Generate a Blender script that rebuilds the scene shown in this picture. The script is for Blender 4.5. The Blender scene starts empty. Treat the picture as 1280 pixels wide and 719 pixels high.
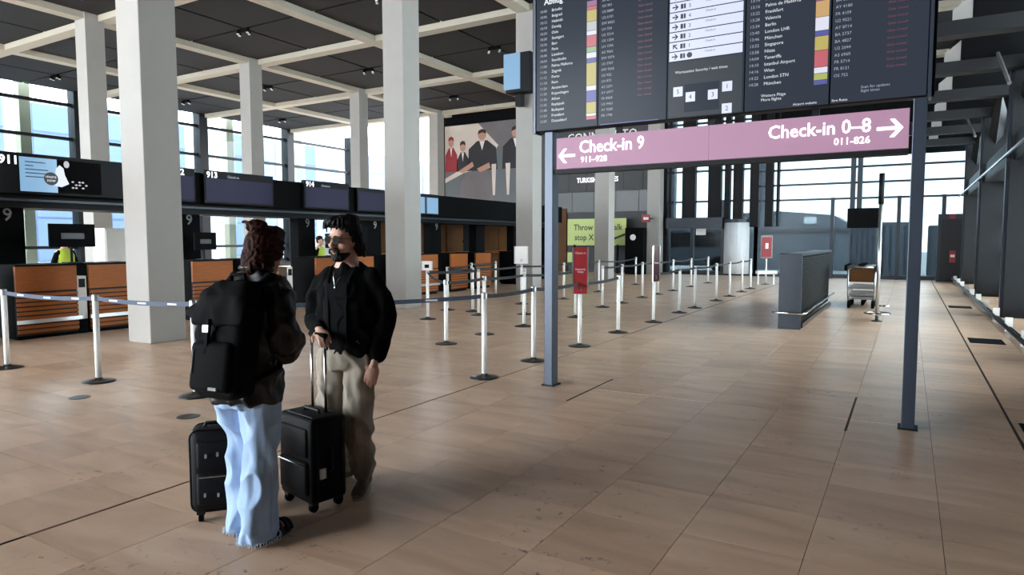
import bpy, bmesh, math, random
from mathutils import Vector, Matrix, noise
from math import sin, cos, pi, radians as R

random.seed(7)
S = bpy.context.scene
COL = S.collection

# ------------------------------------------------------------------ camera, world, exposure
cam = bpy.data.objects.new('camera', bpy.data.cameras.new('camera'))
COL.objects.link(cam)
cam.data.sensor_width = 36.0
cam.data.lens = 36.0 * 838.6 / 1280.0
cam.data.clip_end = 400
cam.location = (0, 0, 1.6)
yaw, pitch, roll = R(30.545), R(3.995), R(-0.066)
cam.rotation_mode = 'QUATERNION'
_fw = Vector((-sin(yaw) * cos(pitch), cos(yaw) * cos(pitch), -sin(pitch)))
_r = Vector((cos(yaw), sin(yaw), 0)); _u = _r.cross(_fw)
_r2 = _r * cos(roll) + _u * sin(roll); _u2 = _u * cos(roll) - _r * sin(roll)
cam.rotation_quaternion = Matrix((( _r2.x, _u2.x, -_fw.x), (_r2.y, _u2.y, -_fw.y), (_r2.z, _u2.z, -_fw.z))).to_quaternion()
S.camera = cam

world = bpy.data.worlds.new('overcast_sky'); S.world = world
world.use_nodes = True
bg = world.node_tree.nodes['Background']
bg.inputs[0].default_value = (0.87, 0.935, 1.0, 1)
bg.inputs[1].default_value = 11.0

S.view_settings.view_transform = 'Standard'
S.view_settings.look = 'None'
S.view_settings.gamma = 1
S.view_settings.use_curve_mapping = False
S.view_settings.exposure = 0.82
S.cycles.use_denoising = True
S.cycles.max_bounces = 8
S.cycles.diffuse_bounces = 5
S.cycles.transparent_max_bounces = 24
S.cycles.sample_clamp_indirect = 20

# ------------------------------------------------------------------ materials
def hexc(h):
    h = h.lstrip('#'); c = [int(h[i:i+2], 16) / 255 for i in (0, 2, 4)]
    return tuple((x / 12.92 if x <= 0.04045 else ((x + 0.055) / 1.055) ** 2.4) for x in c) + (1,)

MATS = {}
def mat(name, color='#808080', rough=0.5, metal=0.0, var=0.10, scale=6.0, bump=0.0, bscale=40.0, spec=0.5, emit=None, estr=1.0, stretch=None, coat=0.0):
    if name in MATS: return MATS[name]
    m = bpy.data.materials.new(name); m.use_nodes = True
    nt = m.node_tree; b = nt.nodes['Principled BSDF']
    base = hexc('#0d0e11') if emit and name not in ('sign_pink', 'sign_white') else hexc(color)
    b.inputs['Roughness'].default_value = rough
    b.inputs['Metallic'].default_value = metal
    b.inputs['Specular IOR Level'].default_value = spec
    b.inputs['Coat Weight'].default_value = coat
    tc = nt.nodes.new('ShaderNodeTexCoord')
    src = tc.outputs['Object']
    if stretch:
        mp = nt.nodes.new('ShaderNodeMapping'); mp.inputs['Scale'].default_value = stretch
        nt.links.new(src, mp.inputs[0]); src = mp.outputs[0]
    nz = nt.nodes.new('ShaderNodeTexNoise'); nz.inputs['Scale'].default_value = scale; nz.inputs['Detail'].default_value = 5
    nt.links.new(src, nz.inputs['Vector'])
    ra = nt.nodes.new('ShaderNodeMix'); ra.data_type = 'RGBA'
    ra.inputs[6].default_value = tuple(max(0, c * (1 - var)) for c in base[:3]) + (1,)
    ra.inputs[7].default_value = tuple(min(1, c * (1 + var)) for c in base[:3]) + (1,)
    nt.links.new(nz.outputs[0], ra.inputs[0])
    nt.links.new(ra.outputs[2], b.inputs['Base Color'])
    if bump:
        n2 = nt.nodes.new('ShaderNodeTexNoise'); n2.inputs['Scale'].default_value = bscale; n2.inputs['Detail'].default_value = 4
        nt.links.new(src, n2.inputs['Vector'])
        bp = nt.nodes.new('ShaderNodeBump'); bp.inputs['Strength'].default_value = bump; bp.inputs['Distance'].default_value = 0.01
        nt.links.new(n2.outputs[0], bp.inputs['Height']); nt.links.new(bp.outputs[0], b.inputs['Normal'])
    if emit:
        b.inputs['Emission Color'].default_value = hexc(emit); b.inputs['Emission Strength'].default_value = estr
    MATS[name] = m
    return m

def glass_mat(name, tint='#ffffff', rough=0.02):
    m = bpy.data.materials.new(name); m.use_nodes = True
    nt = m.node_tree; nt.nodes.clear()
    out = nt.nodes.new('ShaderNodeOutputMaterial')
    tr = nt.nodes.new('ShaderNodeBsdfTransparent'); tr.inputs[0].default_value = hexc(tint)
    gl = nt.nodes.new('ShaderNodeBsdfGlossy'); gl.inputs['Roughness'].default_value = rough
    fr = nt.nodes.new('ShaderNodeFresnel'); fr.inputs[0].default_value = 1.22
    mx = nt.nodes.new('ShaderNodeMixShader')
    nt.links.new(fr.outputs[0], mx.inputs[0]); nt.links.new(tr.outputs[0], mx.inputs[1]); nt.links.new(gl.outputs[0], mx.inputs[2])
    nt.links.new(mx.outputs[0], out.inputs[0])
    MATS[name] = m
    return m

TILE = 0.613
TX0, TY0 = 0.21, 6.62          # one crossing of the stone joints
def floor_material():
    m = bpy.data.materials.new('limestone'); m.use_nodes = True
    nt = m.node_tree; N = nt.nodes.new; L = nt.links.new
    b = nt.nodes['Principled BSDF']
    geo = N('ShaderNodeNewGeometry')
    mp = N('ShaderNodeMapping'); mp.vector_type = 'POINT'
    mp.inputs['Location'].default_value = (-TX0 / TILE + 100, -TY0 / TILE + 100, 0.5)
    mp.inputs['Scale'].default_value = (1 / TILE, 1 / TILE, 0)
    L(geo.outputs['Position'], mp.inputs[0])
    fl = N('ShaderNodeVectorMath'); fl.operation = 'FLOOR'; L(mp.outputs[0], fl.inputs[0])
    wn = N('ShaderNodeTexWhiteNoise'); wn.noise_dimensions = '3D'; L(fl.outputs[0], wn.inputs['Vector'])
    # offset noise per tile so veins break at joints
    ad = N('ShaderNodeVectorMath'); ad.operation = 'MULTIPLY_ADD'
    L(wn.outputs['Color'], ad.inputs[0]); ad.inputs[1].default_value = (7, 7, 7); L(geo.outputs['Position'], ad.inputs[2])
    cl = N('ShaderNodeTexNoise'); cl.inputs['Scale'].default_value = 1.6; cl.inputs['Detail'].default_value = 6; cl.inputs['Distortion'].default_value = 0.6
    mpv = N('ShaderNodeMapping'); mpv.inputs['Scale'].default_value = (0.7, 2.6, 1); L(ad.outputs[0], mpv.inputs[0]); L(mpv.outputs[0], cl.inputs['Vector'])
    r1 = N('ShaderNodeValToRGB')
    r1.color_ramp.elements[0].position = 0.25; r1.color_ramp.elements[0].color = hexc('#be9b80')
    r1.color_ramp.elements[1].position = 0.75; r1.color_ramp.elements[1].color = hexc('#e4c5aa')
    e = r1.color_ramp.elements.new(0.5); e.color = hexc('#d6b497')
    L(cl.outputs[0], r1.inputs[0])
    hs = N('ShaderNodeHueSaturation'); L(r1.outputs[0], hs.inputs['Color'])
    mr = N('ShaderNodeMapRange'); mr.inputs[3].default_value = 0.93; mr.inputs[4].default_value = 1.07
    L(wn.outputs['Value'], mr.inputs[0]); L(mr.outputs[0], hs.inputs['Value'])
    # fossil specks and short dark veins
    sp = N('ShaderNodeTexNoise'); sp.inputs['Scale'].default_value = 13; sp.inputs['Detail'].default_value = 8; sp.inputs['Roughness'].default_value = 0.7
    L(ad.outputs[0], sp.inputs['Vector'])
    big = N('ShaderNodeTexNoise'); big.inputs['Scale'].default_value = 0.9; L(geo.outputs['Position'], big.inputs['Vector'])
    rs = N('ShaderNodeMapRange'); rs.inputs[1].default_value = 0.59; rs.inputs[2].default_value = 0.68; L(sp.outputs[0], rs.inputs[0])
    rb = N('ShaderNodeMapRange'); rb.inputs[1].default_value = 0.46; rb.inputs[2].default_value = 0.62; L(big.outputs[0], rb.inputs[0])
    mu = N('ShaderNodeMath'); mu.operation = 'MULTIPLY'; L(rs.outputs[0], mu.inputs[0]); L(rb.outputs[0], mu.inputs[1])
    m2 = N('ShaderNodeMath'); m2.operation = 'MULTIPLY'; m2.inputs[1].default_value = 0.85; L(mu.outputs[0], m2.inputs[0])
    mx = N('ShaderNodeMix'); mx.data_type = 'RGBA'; L(m2.outputs[0], mx.inputs[0]); L(hs.outputs[0], mx.inputs[6]); mx.inputs[7].default_value = hexc('#4f4034')
    L(mx.outputs[2], b.inputs['Base Color'])
    rr = N('ShaderNodeMapRange'); rr.inputs[3].default_value = 0.28; rr.inputs[4].default_value = 0.35; L(cl.outputs[0], rr.inputs[0]); L(rr.outputs[0], b.inputs['Roughness'])
    b.inputs['Specular IOR Level'].default_value = 0.3
    MATS['limestone'] = m
    return m

floor_material()
mat('grout', '#3d322a', 0.8)
mat('concrete', '#a09d97', 0.7, var=0.06, scale=2.5, bump=0.06, bscale=60)
mat('beam_white', '#b3ad9d', 0.7, var=0.05)
mat('ceiling_dark', '#0d0c0c', 0.85, var=0.12, scale=3)
mat('ceiling_gap', '#141414', 0.9)
mat('lamp_head', '#d8d8d6', 0.3, metal=0.6)
mat('black_metal', '#0b0d10', 0.55, var=0.15, spec=0.2)
mat('black_matte', '#08090b', 0.8, var=0.2, spec=0.1)
mat('anthracite', '#2a323b', 0.4, metal=0.3, var=0.1)
mat('pier_dark', '#101418', 0.5, metal=0.2, var=0.12)
mat('post_blue', '#39424f', 0.35, metal=0.4, var=0.06)
mat('steel', '#c9cbcc', 0.28, metal=0.9, var=0.06)
mat('white_post', '#f0f0ec', 0.35, metal=0.0, var=0.03)
mat('base_dark', '#4d4b48', 0.3, metal=0.8, var=0.1)
mat('belt_blue', '#3d4a5e', 0.7, var=0.15, scale=30)
mat('belt_black', '#1c1d20', 0.7, var=0.15, scale=30)
mat('belt_print', '#d5dbe2', 0.7)
mat('wood_orange', '#a05a24', 0.5, spec=0.25, var=0.28, scale=5, stretch=(1, 1, 9), bump=0.05)
mat('wood_brown', '#593a1e', 0.6, spec=0.2, var=0.3, scale=4, stretch=(1, 1, 9))
mat('wood_slot', '#2a170b', 0.7)
mat('white_paper', '#eceae6', 0.7, var=0.02)
mat('red_sign', '#8f2228', 0.45, var=0.06)
mat('dark_red_sign', '#3d1216', 0.45, var=0.06)
mat('green_sign', '#b7c77c', 0.6, var=0.05)
mat('green_sign_ink', '#36402a', 0.6)
mat('grey_wall', '#3b3e3f', 0.6, var=0.08, scale=2)
mat('grey_panel', '#585c5e', 0.4, var=0.08, scale=2)
mat('white_paint', '#ecebe6', 0.6, var=0.03)
mat('sky_building', '#5b6782', 0.7, spec=0.05, var=0.08, scale=0.6)
mat('building_white', '#a4a8ae', 0.8, spec=0.1, var=0.04)
mat('building_line', '#39455e', 0.5)
mat('olive_column', '#7c7864', 0.7, var=0.06)
mat('asphalt', '#7f8285', 0.9, var=0.1, scale=1.5)
mat('ext_grey', '#646b72', 0.6, var=0.12, scale=1.0)
mat('ext_grey_dark', '#474d54', 0.6, var=0.12, scale=1.0)
mat('ext_white', '#dfe4e8', 0.6, var=0.05)
glass_mat('pane_glass', '#e6eef0')
glass_mat('smoke_glass', '#949da0', 0.22)
glass_mat('frost_glass', '#c8d2d8')
glass_mat('side_glass', '#eef2f2')
mat('screen_dark', '#0c1014', 0.22, emit='#3d4552', estr=0.40, var=0.02, spec=0.08)
mat('screen_violet', '#0a0b12', 0.3, emit='#1e1f34', estr=0.8, var=0.02, spec=0.08)
mat('screen_white', '#d0d4e0', 0.3, emit='#c6cce4', estr=0.72, var=0.02)
mat('screen_ink', '#1a1c28', 0.4, emit='#1a1c28', estr=0.3)
mat('screen_grey', '#3c4046', 0.3, spec=0.14, emit='#40464c', estr=0.5)
mat('screen_text', '#d6dae2', 0.4, emit='#d6dae2', estr=0.62)
mat('screen_text_dim', '#8890a0', 0.4, emit='#98a0b0', estr=0.6)
mat('screen_red_text', '#603040', 0.4, emit='#7a3c50', estr=0.5)
mat('screen_blue', '#6f9cc0', 0.3, emit='#7fa9cc', estr=0.62)
mat('sign_pink', '#8a6678', 0.5, spec=0.25, emit='#bf98b6', estr=0.22, var=0.05, scale=0.6)
mat('sign_white', '#f4f0f2', 0.4, emit='#ffffff', estr=0.7)
for k, c in {'tile_red': '#b85560', 'tile_yellow': '#b3a552', 'tile_grey': '#b4b4b8', 'tile_green': '#86a878', 'tile_white': '#d4d6e4', 'tile_blue': '#4a4d98', 'tile_orange': '#c09a62', 'tile_purple': '#8a5580', 'tile_lime': '#a3ab55'}.items():
    mat(k, c, 0.4, emit=c, estr=0.62, var=0.12, scale=40)
mat('pale_grey', '#8c8a86', 0.6)
mat('hivis', '#c9e04a', 0.6)
mat('skin', '#d0a38e', 0.5, var=0.06, scale=30)
mat('skin_pink', '#c08a76', 0.5, var=0.06, scale=30)
mat('lips', '#8f5148', 0.5)
mat('hair_black', '#0e0a08', 0.55, spec=0.2, var=0.4, scale=60, bump=0.5, bscale=90, stretch=(1, 1, 0.25))
mat('hair_brown', '#2c1007', 0.6, spec=0.12, var=0.55, scale=40, bump=0.5, bscale=90)
mat('cloth_black', '#08090a', 0.9, spec=0.1, var=0.25, scale=20, bump=0.25, bscale=25)
mat('shirt_black', '#0f1112', 0.9, spec=0.1, var=0.2, scale=20, bump=0.15, bscale=30)
mat('leather_black', '#0b0a09', 0.42, spec=0.4, var=0.35, scale=14, bump=0.4, bscale=22)
mat('pack_black', '#07080a', 0.8, spec=0.1, var=0.25, scale=60, bump=0.15, bscale=80)
mat('chino', '#958c7e', 0.85, var=0.14, scale=14, bump=0.3, bscale=16)
mat('denim', '#9db8da', 0.85, var=0.24, scale=9, bump=0.35, bscale=18)
mat('denim_fray', '#c9d6e4', 0.9, var=0.15, scale=60)
mat('shoe_olive', '#6b5f4c', 0.8, var=0.3, scale=40, bump=0.3)
mat('sole_beige', '#9a8c72', 0.8)
mat('suitcase_black', '#090a0c', 0.65, spec=0.2, var=0.3, scale=80, bump=0.2, bscale=120)
mat('suitcase_trim', '#101113', 0.5, spec=0.3)
mat('chrome', '#d2d4d6', 0.18, metal=1.0, var=0.02)
mat('lens_black', '#030303', 0.35, var=0.0, spec=0.03)
mat('gold', '#3d3526', 0.3, metal=1.0)

# ------------------------------------------------------------------ mesh helpers
class MB:
    def __init__(s): s.v = []; s.f = []; s.mi = []; s.cur = 0
    def add(s, vs, fs):
        o = len(s.v); s.v += [tuple(p) for p in vs]; s.f += [tuple(i + o for i in f) for f in fs]; s.mi += [s.cur] * len(fs)
        return s
    def box(s, x0, x1, y0, y1, z0, z1, ch=0.0):
        if x0 > x1: x0, x1 = x1, x0
        if y0 > y1: y0, y1 = y1, y0
        if z0 > z1: z0, z1 = z1, z0
        ch = min(ch, (x1-x0)*.45, (y1-y0)*.45, (z1-z0)*.45)
        if ch <= 0:
            return s.add([(x0,y0,z0),(x1,y0,z0),(x1,y1,z0),(x0,y1,z0),(x0,y0,z1),(x1,y0,z1),(x1,y1,z1),(x0,y1,z1)],
                         [(0,3,2,1),(4,5,6,7),(0,1,5,4),(1,2,6,5),(2,3,7,6),(3,0,4,7)])
        bm = bmesh.new(); bmesh.ops.create_cube(bm, size=1)
        for v in bm.verts: v.co = Vector(((x0+x1)/2 + v.co.x*(x1-x0), (y0+y1)/2 + v.co.y*(y1-y0), (z0+z1)/2 + v.co.z*(z1-z0)))
        bmesh.ops.bevel(bm, geom=bm.edges[:], offset=ch, segments=2, affect='EDGES', profile=0.5)
        bm.verts.index_update()
        s.add([v.co[:] for v in bm.verts], [[v.index for v in f.verts] for f in bm.faces]); bm.free()
        return s
    def tube(s, pts, rad, n=12, cap=True, flat=1.0):
        pts = [Vector(p) for p in pts]
        rads = rad if isinstance(rad, (list, tuple)) else [rad] * len(pts)
        rings = []; up = None
        for i, p in enumerate(pts):
            t = (pts[min(i+1, len(pts)-1)] - pts[max(i-1, 0)]).normalized()
            if up is None:
                up = Vector((0,0,1)) if abs(t.z) < 0.9 else Vector((1,0,0))
            a = t.cross(up).normalized(); b = a.cross(t).normalized(); up = b
            rings.append([p + a*cos(2*pi*k/n)*rads[i] + b*sin(2*pi*k/n)*rads[i]*flat for k in range(n)])
        vs = [q for r in rings for q in r]; fs = []
        for i in range(len(rings)-1):
            for k in range(n):
                fs.append((i*n+k, i*n+(k+1)%n, (i+1)*n+(k+1)%n, (i+1)*n+k))
        if cap:
            fs.append(tuple(range(n-1, -1, -1))); o = (len(rings)-1)*n; fs.append(tuple(o+k for k in range(n)))
        return s.add(vs, fs)
    def lathe(s, prof, c=(0,0,0), n=20):
        vs = []; fs = []
        for r, z in prof:
            for k in range(n): vs.append((c[0]+r*cos(2*pi*k/n), c[1]+r*sin(2*pi*k/n), c[2]+z))
        for i in range(len(prof)-1):
            for k in range(n): fs.append((i*n+k, i*n+(k+1)%n, (i+1)*n+(k+1)%n, (i+1)*n+k))
        fs.append(tuple(range(n-1,-1,-1))); o=(len(prof)-1)*n; fs.append(tuple(o+k for k in range(n)))
        return s.add(vs, fs)
    def prism(s, poly, origin, ux, uy, depth):
        """extrude a 2-D polygon (in axes ux, uy) by the vector depth"""
        o = Vector(origin); ux = Vector(ux); uy = Vector(uy); d = Vector(depth); n = len(poly)
        a = [o + ux*p[0] + uy*p[1] for p in poly]; b = [p + d for p in a]
        return s.add(a + b, [tuple(range(n)), tuple(range(2*n-1, n-1, -1))] + [(i, i+n, (i+1)%n+n, (i+1)%n) for i in range(n)])
    def rings(s, rings, cap=True):
        """loft rings = list of equal-length point lists"""
        n = len(rings[0]); vs = [q for r in rings for q in r]; fs = []
        for i in range(len(rings)-1):
            for k in range(n): fs.append((i*n+k, i*n+(k+1)%n, (i+1)*n+(k+1)%n, (i+1)*n+k))
        if cap:
            fs.append(tuple(range(n-1,-1,-1))); o=(len(rings)-1)*n; fs.append(tuple(o+k for k in range(n)))
        return s.add(vs, fs)
    def ell(s, c, r, rot=None, nu=16, nv=10):
        vs = []; fs = []; M = rot or Matrix.Identity(3); c = Vector(c)
        for j in range(1, nv):
            th = pi*j/nv
            for k in range(nu):
                ph = 2*pi*k/nu
                vs.append(c + M @ Vector((r[0]*sin(th)*cos(ph), r[1]*sin(th)*sin(ph), r[2]*cos(th))))
        for j in range(nv-2):
            for k in range(nu): fs.append((j*nu+k, (j+1)*nu+k, (j+1)*nu+(k+1)%nu, j*nu+(k+1)%nu))
        t = len(vs); vs.append(c + M @ Vector((0,0,r[2]))); vs.append(c + M @ Vector((0,0,-r[2])))
        for k in range(nu):
            fs.append((t, k, (k+1)%nu)); o=(nv-2)*nu; fs.append((t+1, o+(k+1)%nu, o+k))
        return s.add(vs, fs)
    def mesh(s, name, mats, smooth=False):
        me = bpy.data.meshes.new(name); me.from_pydata(s.v, [], s.f)
        for m in (mats if isinstance(mats, (list, tuple)) else [mats]): me.materials.append(MATS[m] if isinstance(m, str) else m)
        if isinstance(mats, (list, tuple)) and len(mats) > 1: me.polygons.foreach_set('material_index', s.mi)
        bm = bmesh.new(); bm.from_mesh(me); bmesh.ops.recalc_face_normals(bm, faces=bm.faces); bm.to_mesh(me); bm.free()
        if smooth: me.polygons.foreach_set('use_smooth', [True]*len(me.polygons))
        me.update(); return me
    def build(s, name, mats, parent=None, smooth=False, loc=None, rz=0):
        o = bpy.data.objects.new(name, s.mesh(name, mats, smooth)); COL.objects.link(o)
        if parent is not None: o.parent = parent
        if loc is not None: o.location = loc
        if rz: o.rotation_euler.z = rz
        return o

def tag(o, label, cat, group=None, kind=None):
    o['label'] = label; o['category'] = cat
    if group: o['group'] = group
    if kind: o['kind'] = kind
    return o
def struct(o, label=None):
    o['kind'] = 'structure'
    if label: o['label'] = label
    return o
def empty(name, loc=(0,0,0), rz=0):
    o = bpy.data.objects.new(name, None); o.empty_display_size = 0.1; COL.objects.link(o)
    o.location = loc; o.rotation_euler.z = rz
    return o
def link(name, me, parent, loc=(0,0,0), rz=0):
    o = bpy.data.objects.new(name, me); COL.objects.link(o); o.parent = parent; o.location = loc; o.rotation_euler.z = rz
    return o
def copy_tree(o, parent=None):
    c = o.copy(); COL.objects.link(c); c.parent = parent
    for ch in o.children: copy_tree(ch, c)
    return c
def bx(name, m, parent, *a, ch=0.0):
    return MB().box(*a, ch=ch).build(name, m, parent)

def text(name, body, size, m, parent, loc, rot=(pi/2, 0, 0), align='LEFT', depth=0.002, spacing=1.0, lines=1.0, bold=0.0, sx=1.0):
    cu = bpy.data.curves.new(name, 'FONT'); cu.body = body; cu.size = size; cu.align_x = align; cu.extrude = depth
    cu.space_character = spacing; cu.space_line = lines; cu.offset = bold; cu.resolution_u = 2
    t = bpy.data.objects.new(name, cu)
    me = bpy.data.meshes.new_from_object(t)
    bpy.data.objects.remove(t); bpy.data.curves.remove(cu)
    me.materials.clear(); me.materials.append(MATS[m])
    o = bpy.data.objects.new(name, me); COL.objects.link(o); o.parent = parent; o.location = loc; o.rotation_euler = rot; o.scale = (sx, 1, 1)
    return o

def remesh(name, mb, voxel, m, parent, smooth_it=4, disp=0.0, dscale=9.0, dstretch=(1,1,1), fac=0.5):
    """fuse the overlapping lofts of mb into one continuous skin"""
    me = mb.mesh(name, m, True); t = bpy.data.objects.new(name, me); COL.objects.link(t)
    md = t.modifiers.new('r', 'REMESH'); md.mode = 'VOXEL'; md.voxel_size = voxel; md.use_smooth_shade = True
    if smooth_it:
        sm = t.modifiers.new('s', 'SMOOTH'); sm.factor = fac; sm.iterations = smooth_it
    bpy.context.view_layer.update()
    nm = bpy.data.meshes.new_from_object(t.evaluated_get(bpy.context.evaluated_depsgraph_get()))
    bpy.data.objects.remove(t); bpy.data.meshes.remove(me)
    nm.name = name
    if disp:
        nrm = [v.normal.copy() for v in nm.vertices]
        for v, n in zip(nm.vertices, nrm):
            p = Vector((v.co.x*dstretch[0], v.co.y*dstretch[1], v.co.z*dstretch[2])) * dscale
            v.co += n * disp * (1 - 2*abs(noise.noise(p)) * 1.6 + 0.5*noise.noise(p*2.3))
    nm.polygons.foreach_set('use_smooth', [True]*len(nm.polygons))
    o = bpy.data.objects.new(name, nm); COL.objects.link(o); o.parent = parent
    return o

ORD = ['first','second','third','fourth','fifth','sixth','seventh','eighth','ninth','tenth','eleventh','twelfth','thirteenth','fourteenth','fifteenth','sixteenth']

# ================================================================== THE HALL
XL, XR, YB, YF = -35.0, 2.6, 31.6, -14.0       # left glazing, right glazing, back wall, open front edge
ZB = 8.6                                       # underside of the beams
XG = [1.98 - 6.2*k for k in range(7)]          # beam lines along Y
YG = [6.3 + 6.13*k for k in range(-3, 5)]      # beam lines along X
DARKX = (-4.08, 0.823); DARKY = (TY0,)

# ---- floor: slab, the nearest stones one by one, the rest as one part
fl = struct(MB().box(XL, XR, YF, YB, -0.25, -0.006).build('floor', 'grout'), 'polished beige limestone floor of the hall')
def gap_at(v, darks): return 0.013 if any(abs(v - d) < 0.03 for d in darks) else 0.0018
ix0, ix1 = -57, 4; iy0, iy1 = -33, 41
cells = []
for i in range(ix0, ix1):
    for j in range(iy0, iy1):
        xa = TX0 + i*TILE; xb = xa + TILE; ya = TY0 + j*TILE; yb = ya + TILE
        if xb > XR: xb = XR
        cx, cy = (xa+xb)/2, (ya+yb)/2
        g = (xa + gap_at(xa, DARKX), xb - gap_at(xb, DARKX), ya + (0.007 if abs(ya-TY0) < .02 and -3 < cx < 0 else 0.0014), yb - (0.007 if abs(yb-TY0) < .02 and -3 < cx < 0 else 0.0014))
        d = Vector((cx, cy, -1.6)); w = d.dot(_fw)
        vis = False
        if w > 0.5:
            px = 640 + 838.6*d.dot(_r2)/w; py = 360 - 838.6*d.dot(_u2)/w
            vis = -60 < px < 1340 and py < 760
        cells.append((w if vis else 999 + abs(w), g))
cells.sort(key=lambda c: c[0])
shared = {}
far = MB()
for n, (w, g) in enumerate(cells):
    sx, sy = g[1]-g[0], g[3]-g[2]
    if n < 300:
        key = (round(sx, 3), round(sy, 3))
        if key not in shared: shared[key] = MB().box(-sx/2, sx/2, -sy/2, sy/2, -0.02, 0.0).mesh('floor_tile', 'limestone')
        link('floor_tile', shared[key], fl, ((g[0]+g[1])/2, (g[2]+g[3])/2, 0))
    else:
        far.add([(g[0],g[2],0),(g[1],g[2],0),(g[1],g[3],0),(g[0],g[3],0)], [(0,1,2,3)])
o = far.build('far_floor_tiles', 'limestone', fl); o['kind'] = 'stuff'
for (a, b, c, d) in ((-2.905, -2.880, 5.97, 7.2), (-0.415, -0.395, 6.2, 7.6)): bx('joint_strip', 'grout', fl, a, b, c, d, -0.01, 0.0008)
# steel covers of the expansion joints and the dark inlet grates by the right wall
for k, y in enumerate((6.9, 12.9, 19.2)):
    tag(bx('floor_grate', 'black_matte', None, 0.88, 1.34, y-0.32, y+0.32, 0.0, 0.004),
        'black inlet grate set in the floor by the right wall, %s from the camera' % ORD[k], 'grate', 'floor grates by the right wall')
for (x, y), w in zip([(-7.27, 3.59), (-5.61, 3.69)], ('left of', 'in front of')):
    tag(MB().lathe([(0.10, 0.0), (0.10, 0.004), (0.085, 0.006)], (x, y, 0)).build('floor_socket', 'base_dark', smooth=False),
        'round dark socket cover in the floor %s the woman with the backpack' % ('far ' + w if w == 'left of' else 'just left of'), 'floor socket')

# ---- ceiling: deck, panels bay by bay, beams
ce = struct(MB().box(XL-0.3, XR+0.3, YF, YB+0.3, ZB+0.62, ZB+0.9).build('ceiling', 'ceiling_gap'), 'dark coffered ceiling with pale beams')
pan = {}
for a in range(len(XG)-1):
    for b in range(len(YG)):
        x1 = XG[a] - 0.21; x0 = (XG[a+1] if a+1 < len(XG) else XG[a]-6.2) + 0.21
        y0 = YG[b] + 0.21; y1 = (YG[b+1] if b+1 < len(YG) else YG[b]+6.13) - 0.21
        y1 = min(y1, YB+0.2)
        if y1 - y0 < 1: continue
        mx, my = (x0+x1)/2, (y0+y1)/2
        for (ax, bx_, ay, by) in ((x0, mx-.05, y0, my-.05), (mx+.05, x1, y0, my-.05), (x0, mx-.05, my+.05, y1), (mx+.05, x1, my+.05, y1)):
            sx, sy = bx_-ax, by-ay; key = (round(sx, 2), round(sy, 2))
            if key not in pan: pan[key] = MB().box(-sx/2, sx/2, -sy/2, sy/2, 0, 0.05).mesh('ceiling_panel', 'ceiling_dark')
            link('ceiling_panel', pan[key], ce, ((ax+bx_)/2, (ay+by)/2, ZB+0.20))
for x in XG[:-1]: bx('ceiling_beam', 'beam_white', ce, x-0.22, x+0.22, YF, YB, ZB, ZB+0.62)
for y in YG: bx('ceiling_beam', 'beam_white', ce, XL, XR, y-0.22, y+0.22, ZB+0.004, ZB+0.62)
# clusters of small spotlights where the panel joints cross
sp = empty('spotlight_cluster')
bx('mounting_plate', 'black_matte', sp, -0.22, 0.22, -0.05, 0.05, -0.06, 0.06)
for dx, dy in ((-0.28, 0.06), (-0.16, -0.1), (0.16, 0.1), (0.28, -0.06)):
    q = MB().tube([(dx, dy, 0.02), (dx, dy, -0.05)], 0.015, 6).tube([(dx, dy, -0.03), (dx+.02, dy-.03, -0.14)], [0.04, 0.055], 10).build('spotlight', 'black_matte', sp)
    MB().ell((dx+.02, dy-.03, -0.14), (0.05, 0.05, 0.03), nu=8, nv=6).build('lens', 'lamp_head', q, smooth=True)
first = True
for a in range(1, 6):
    for b in range(2, 7):
        o = sp if first else copy_tree(sp); first = False
        o.location = (XG[a]-3.1, YG[b]+3.065, ZB+0.15)
        tag(o, 'cluster of small black ceiling spotlights where the dark panel joints cross', 'spotlight', 'spotlight clusters in the ceiling')

# ---- columns
def column(x, y, label, s=0.6, m='concrete', z1=ZB+0.3):
    o = MB().box(-s/2, s/2, -s/2, s/2, 0, z1, ch=0.012).build('concrete_column', m, loc=(x, y, 0))
    return tag(o, label, 'column', 'square concrete columns', 'structure')
for k, t in enumerate(('nearest and widest pale square column, beside the left counters', 'tall pale square column right behind the man in black',
                       'pale square column just left of the departure board', 'pale square column in front of the green back wall sign', 'pale square column at the edge of the back glazing')):
    column(-10.4, 6.36 + 6.16*k, t)
for k, t in enumerate(('pale square column behind the lit counter screen at far left', 'pale square column above the woman, behind the counter row',
                       'pale square column above the man, behind the counter row', 'pale square column at the left edge of the big wall photograph')):
    column(-22.85, 12.1 + 6.12*k, t)

# ---- unseen wall behind the camera, added to block light from the front right; the rest of the front is open entrance
struct(bx('wall_light_block', 'grey_wall', None, -8.5, XR, YF, YF+0.3, 0, ZB+0.5), 'unseen dark wall added to block light from the front right')

# ---- left glazing
wl = struct(bx('wall_left', 'black_metal', None, XL-0.25, XL, YF, YB+6, 0, 0.5), 'dark sill wall below the left glazing')
for z in (1.3, 3.3, 4.9, 6.5, 8.12): bx('transom', 'black_metal', wl, XL-0.1, XL+0.1, YF, YB+6, z-0.07, z+0.07)
posts = [18.0 - 6.13*k for k in range(1, 6)] + [17.75, 24.38, 30.62, 36.3]
for y in posts: bx('mullion', 'black_metal', wl, XL-0.3, XL+0.3, y-0.26, y+0.26, 0.3, ZB+0.4)
ps = sorted(posts)
for n in range(len(ps)-1):
    w = MB().box(XL-0.02, XL+0.02, ps[n]+0.2, ps[n+1]-0.2, 0.4, ZB+0.4).build('window_%d' % (n+1), 'pane_glass')
    struct(w, 'tall clear pane of the left glazing, bay %s from the front' % ORD[n])

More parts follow.
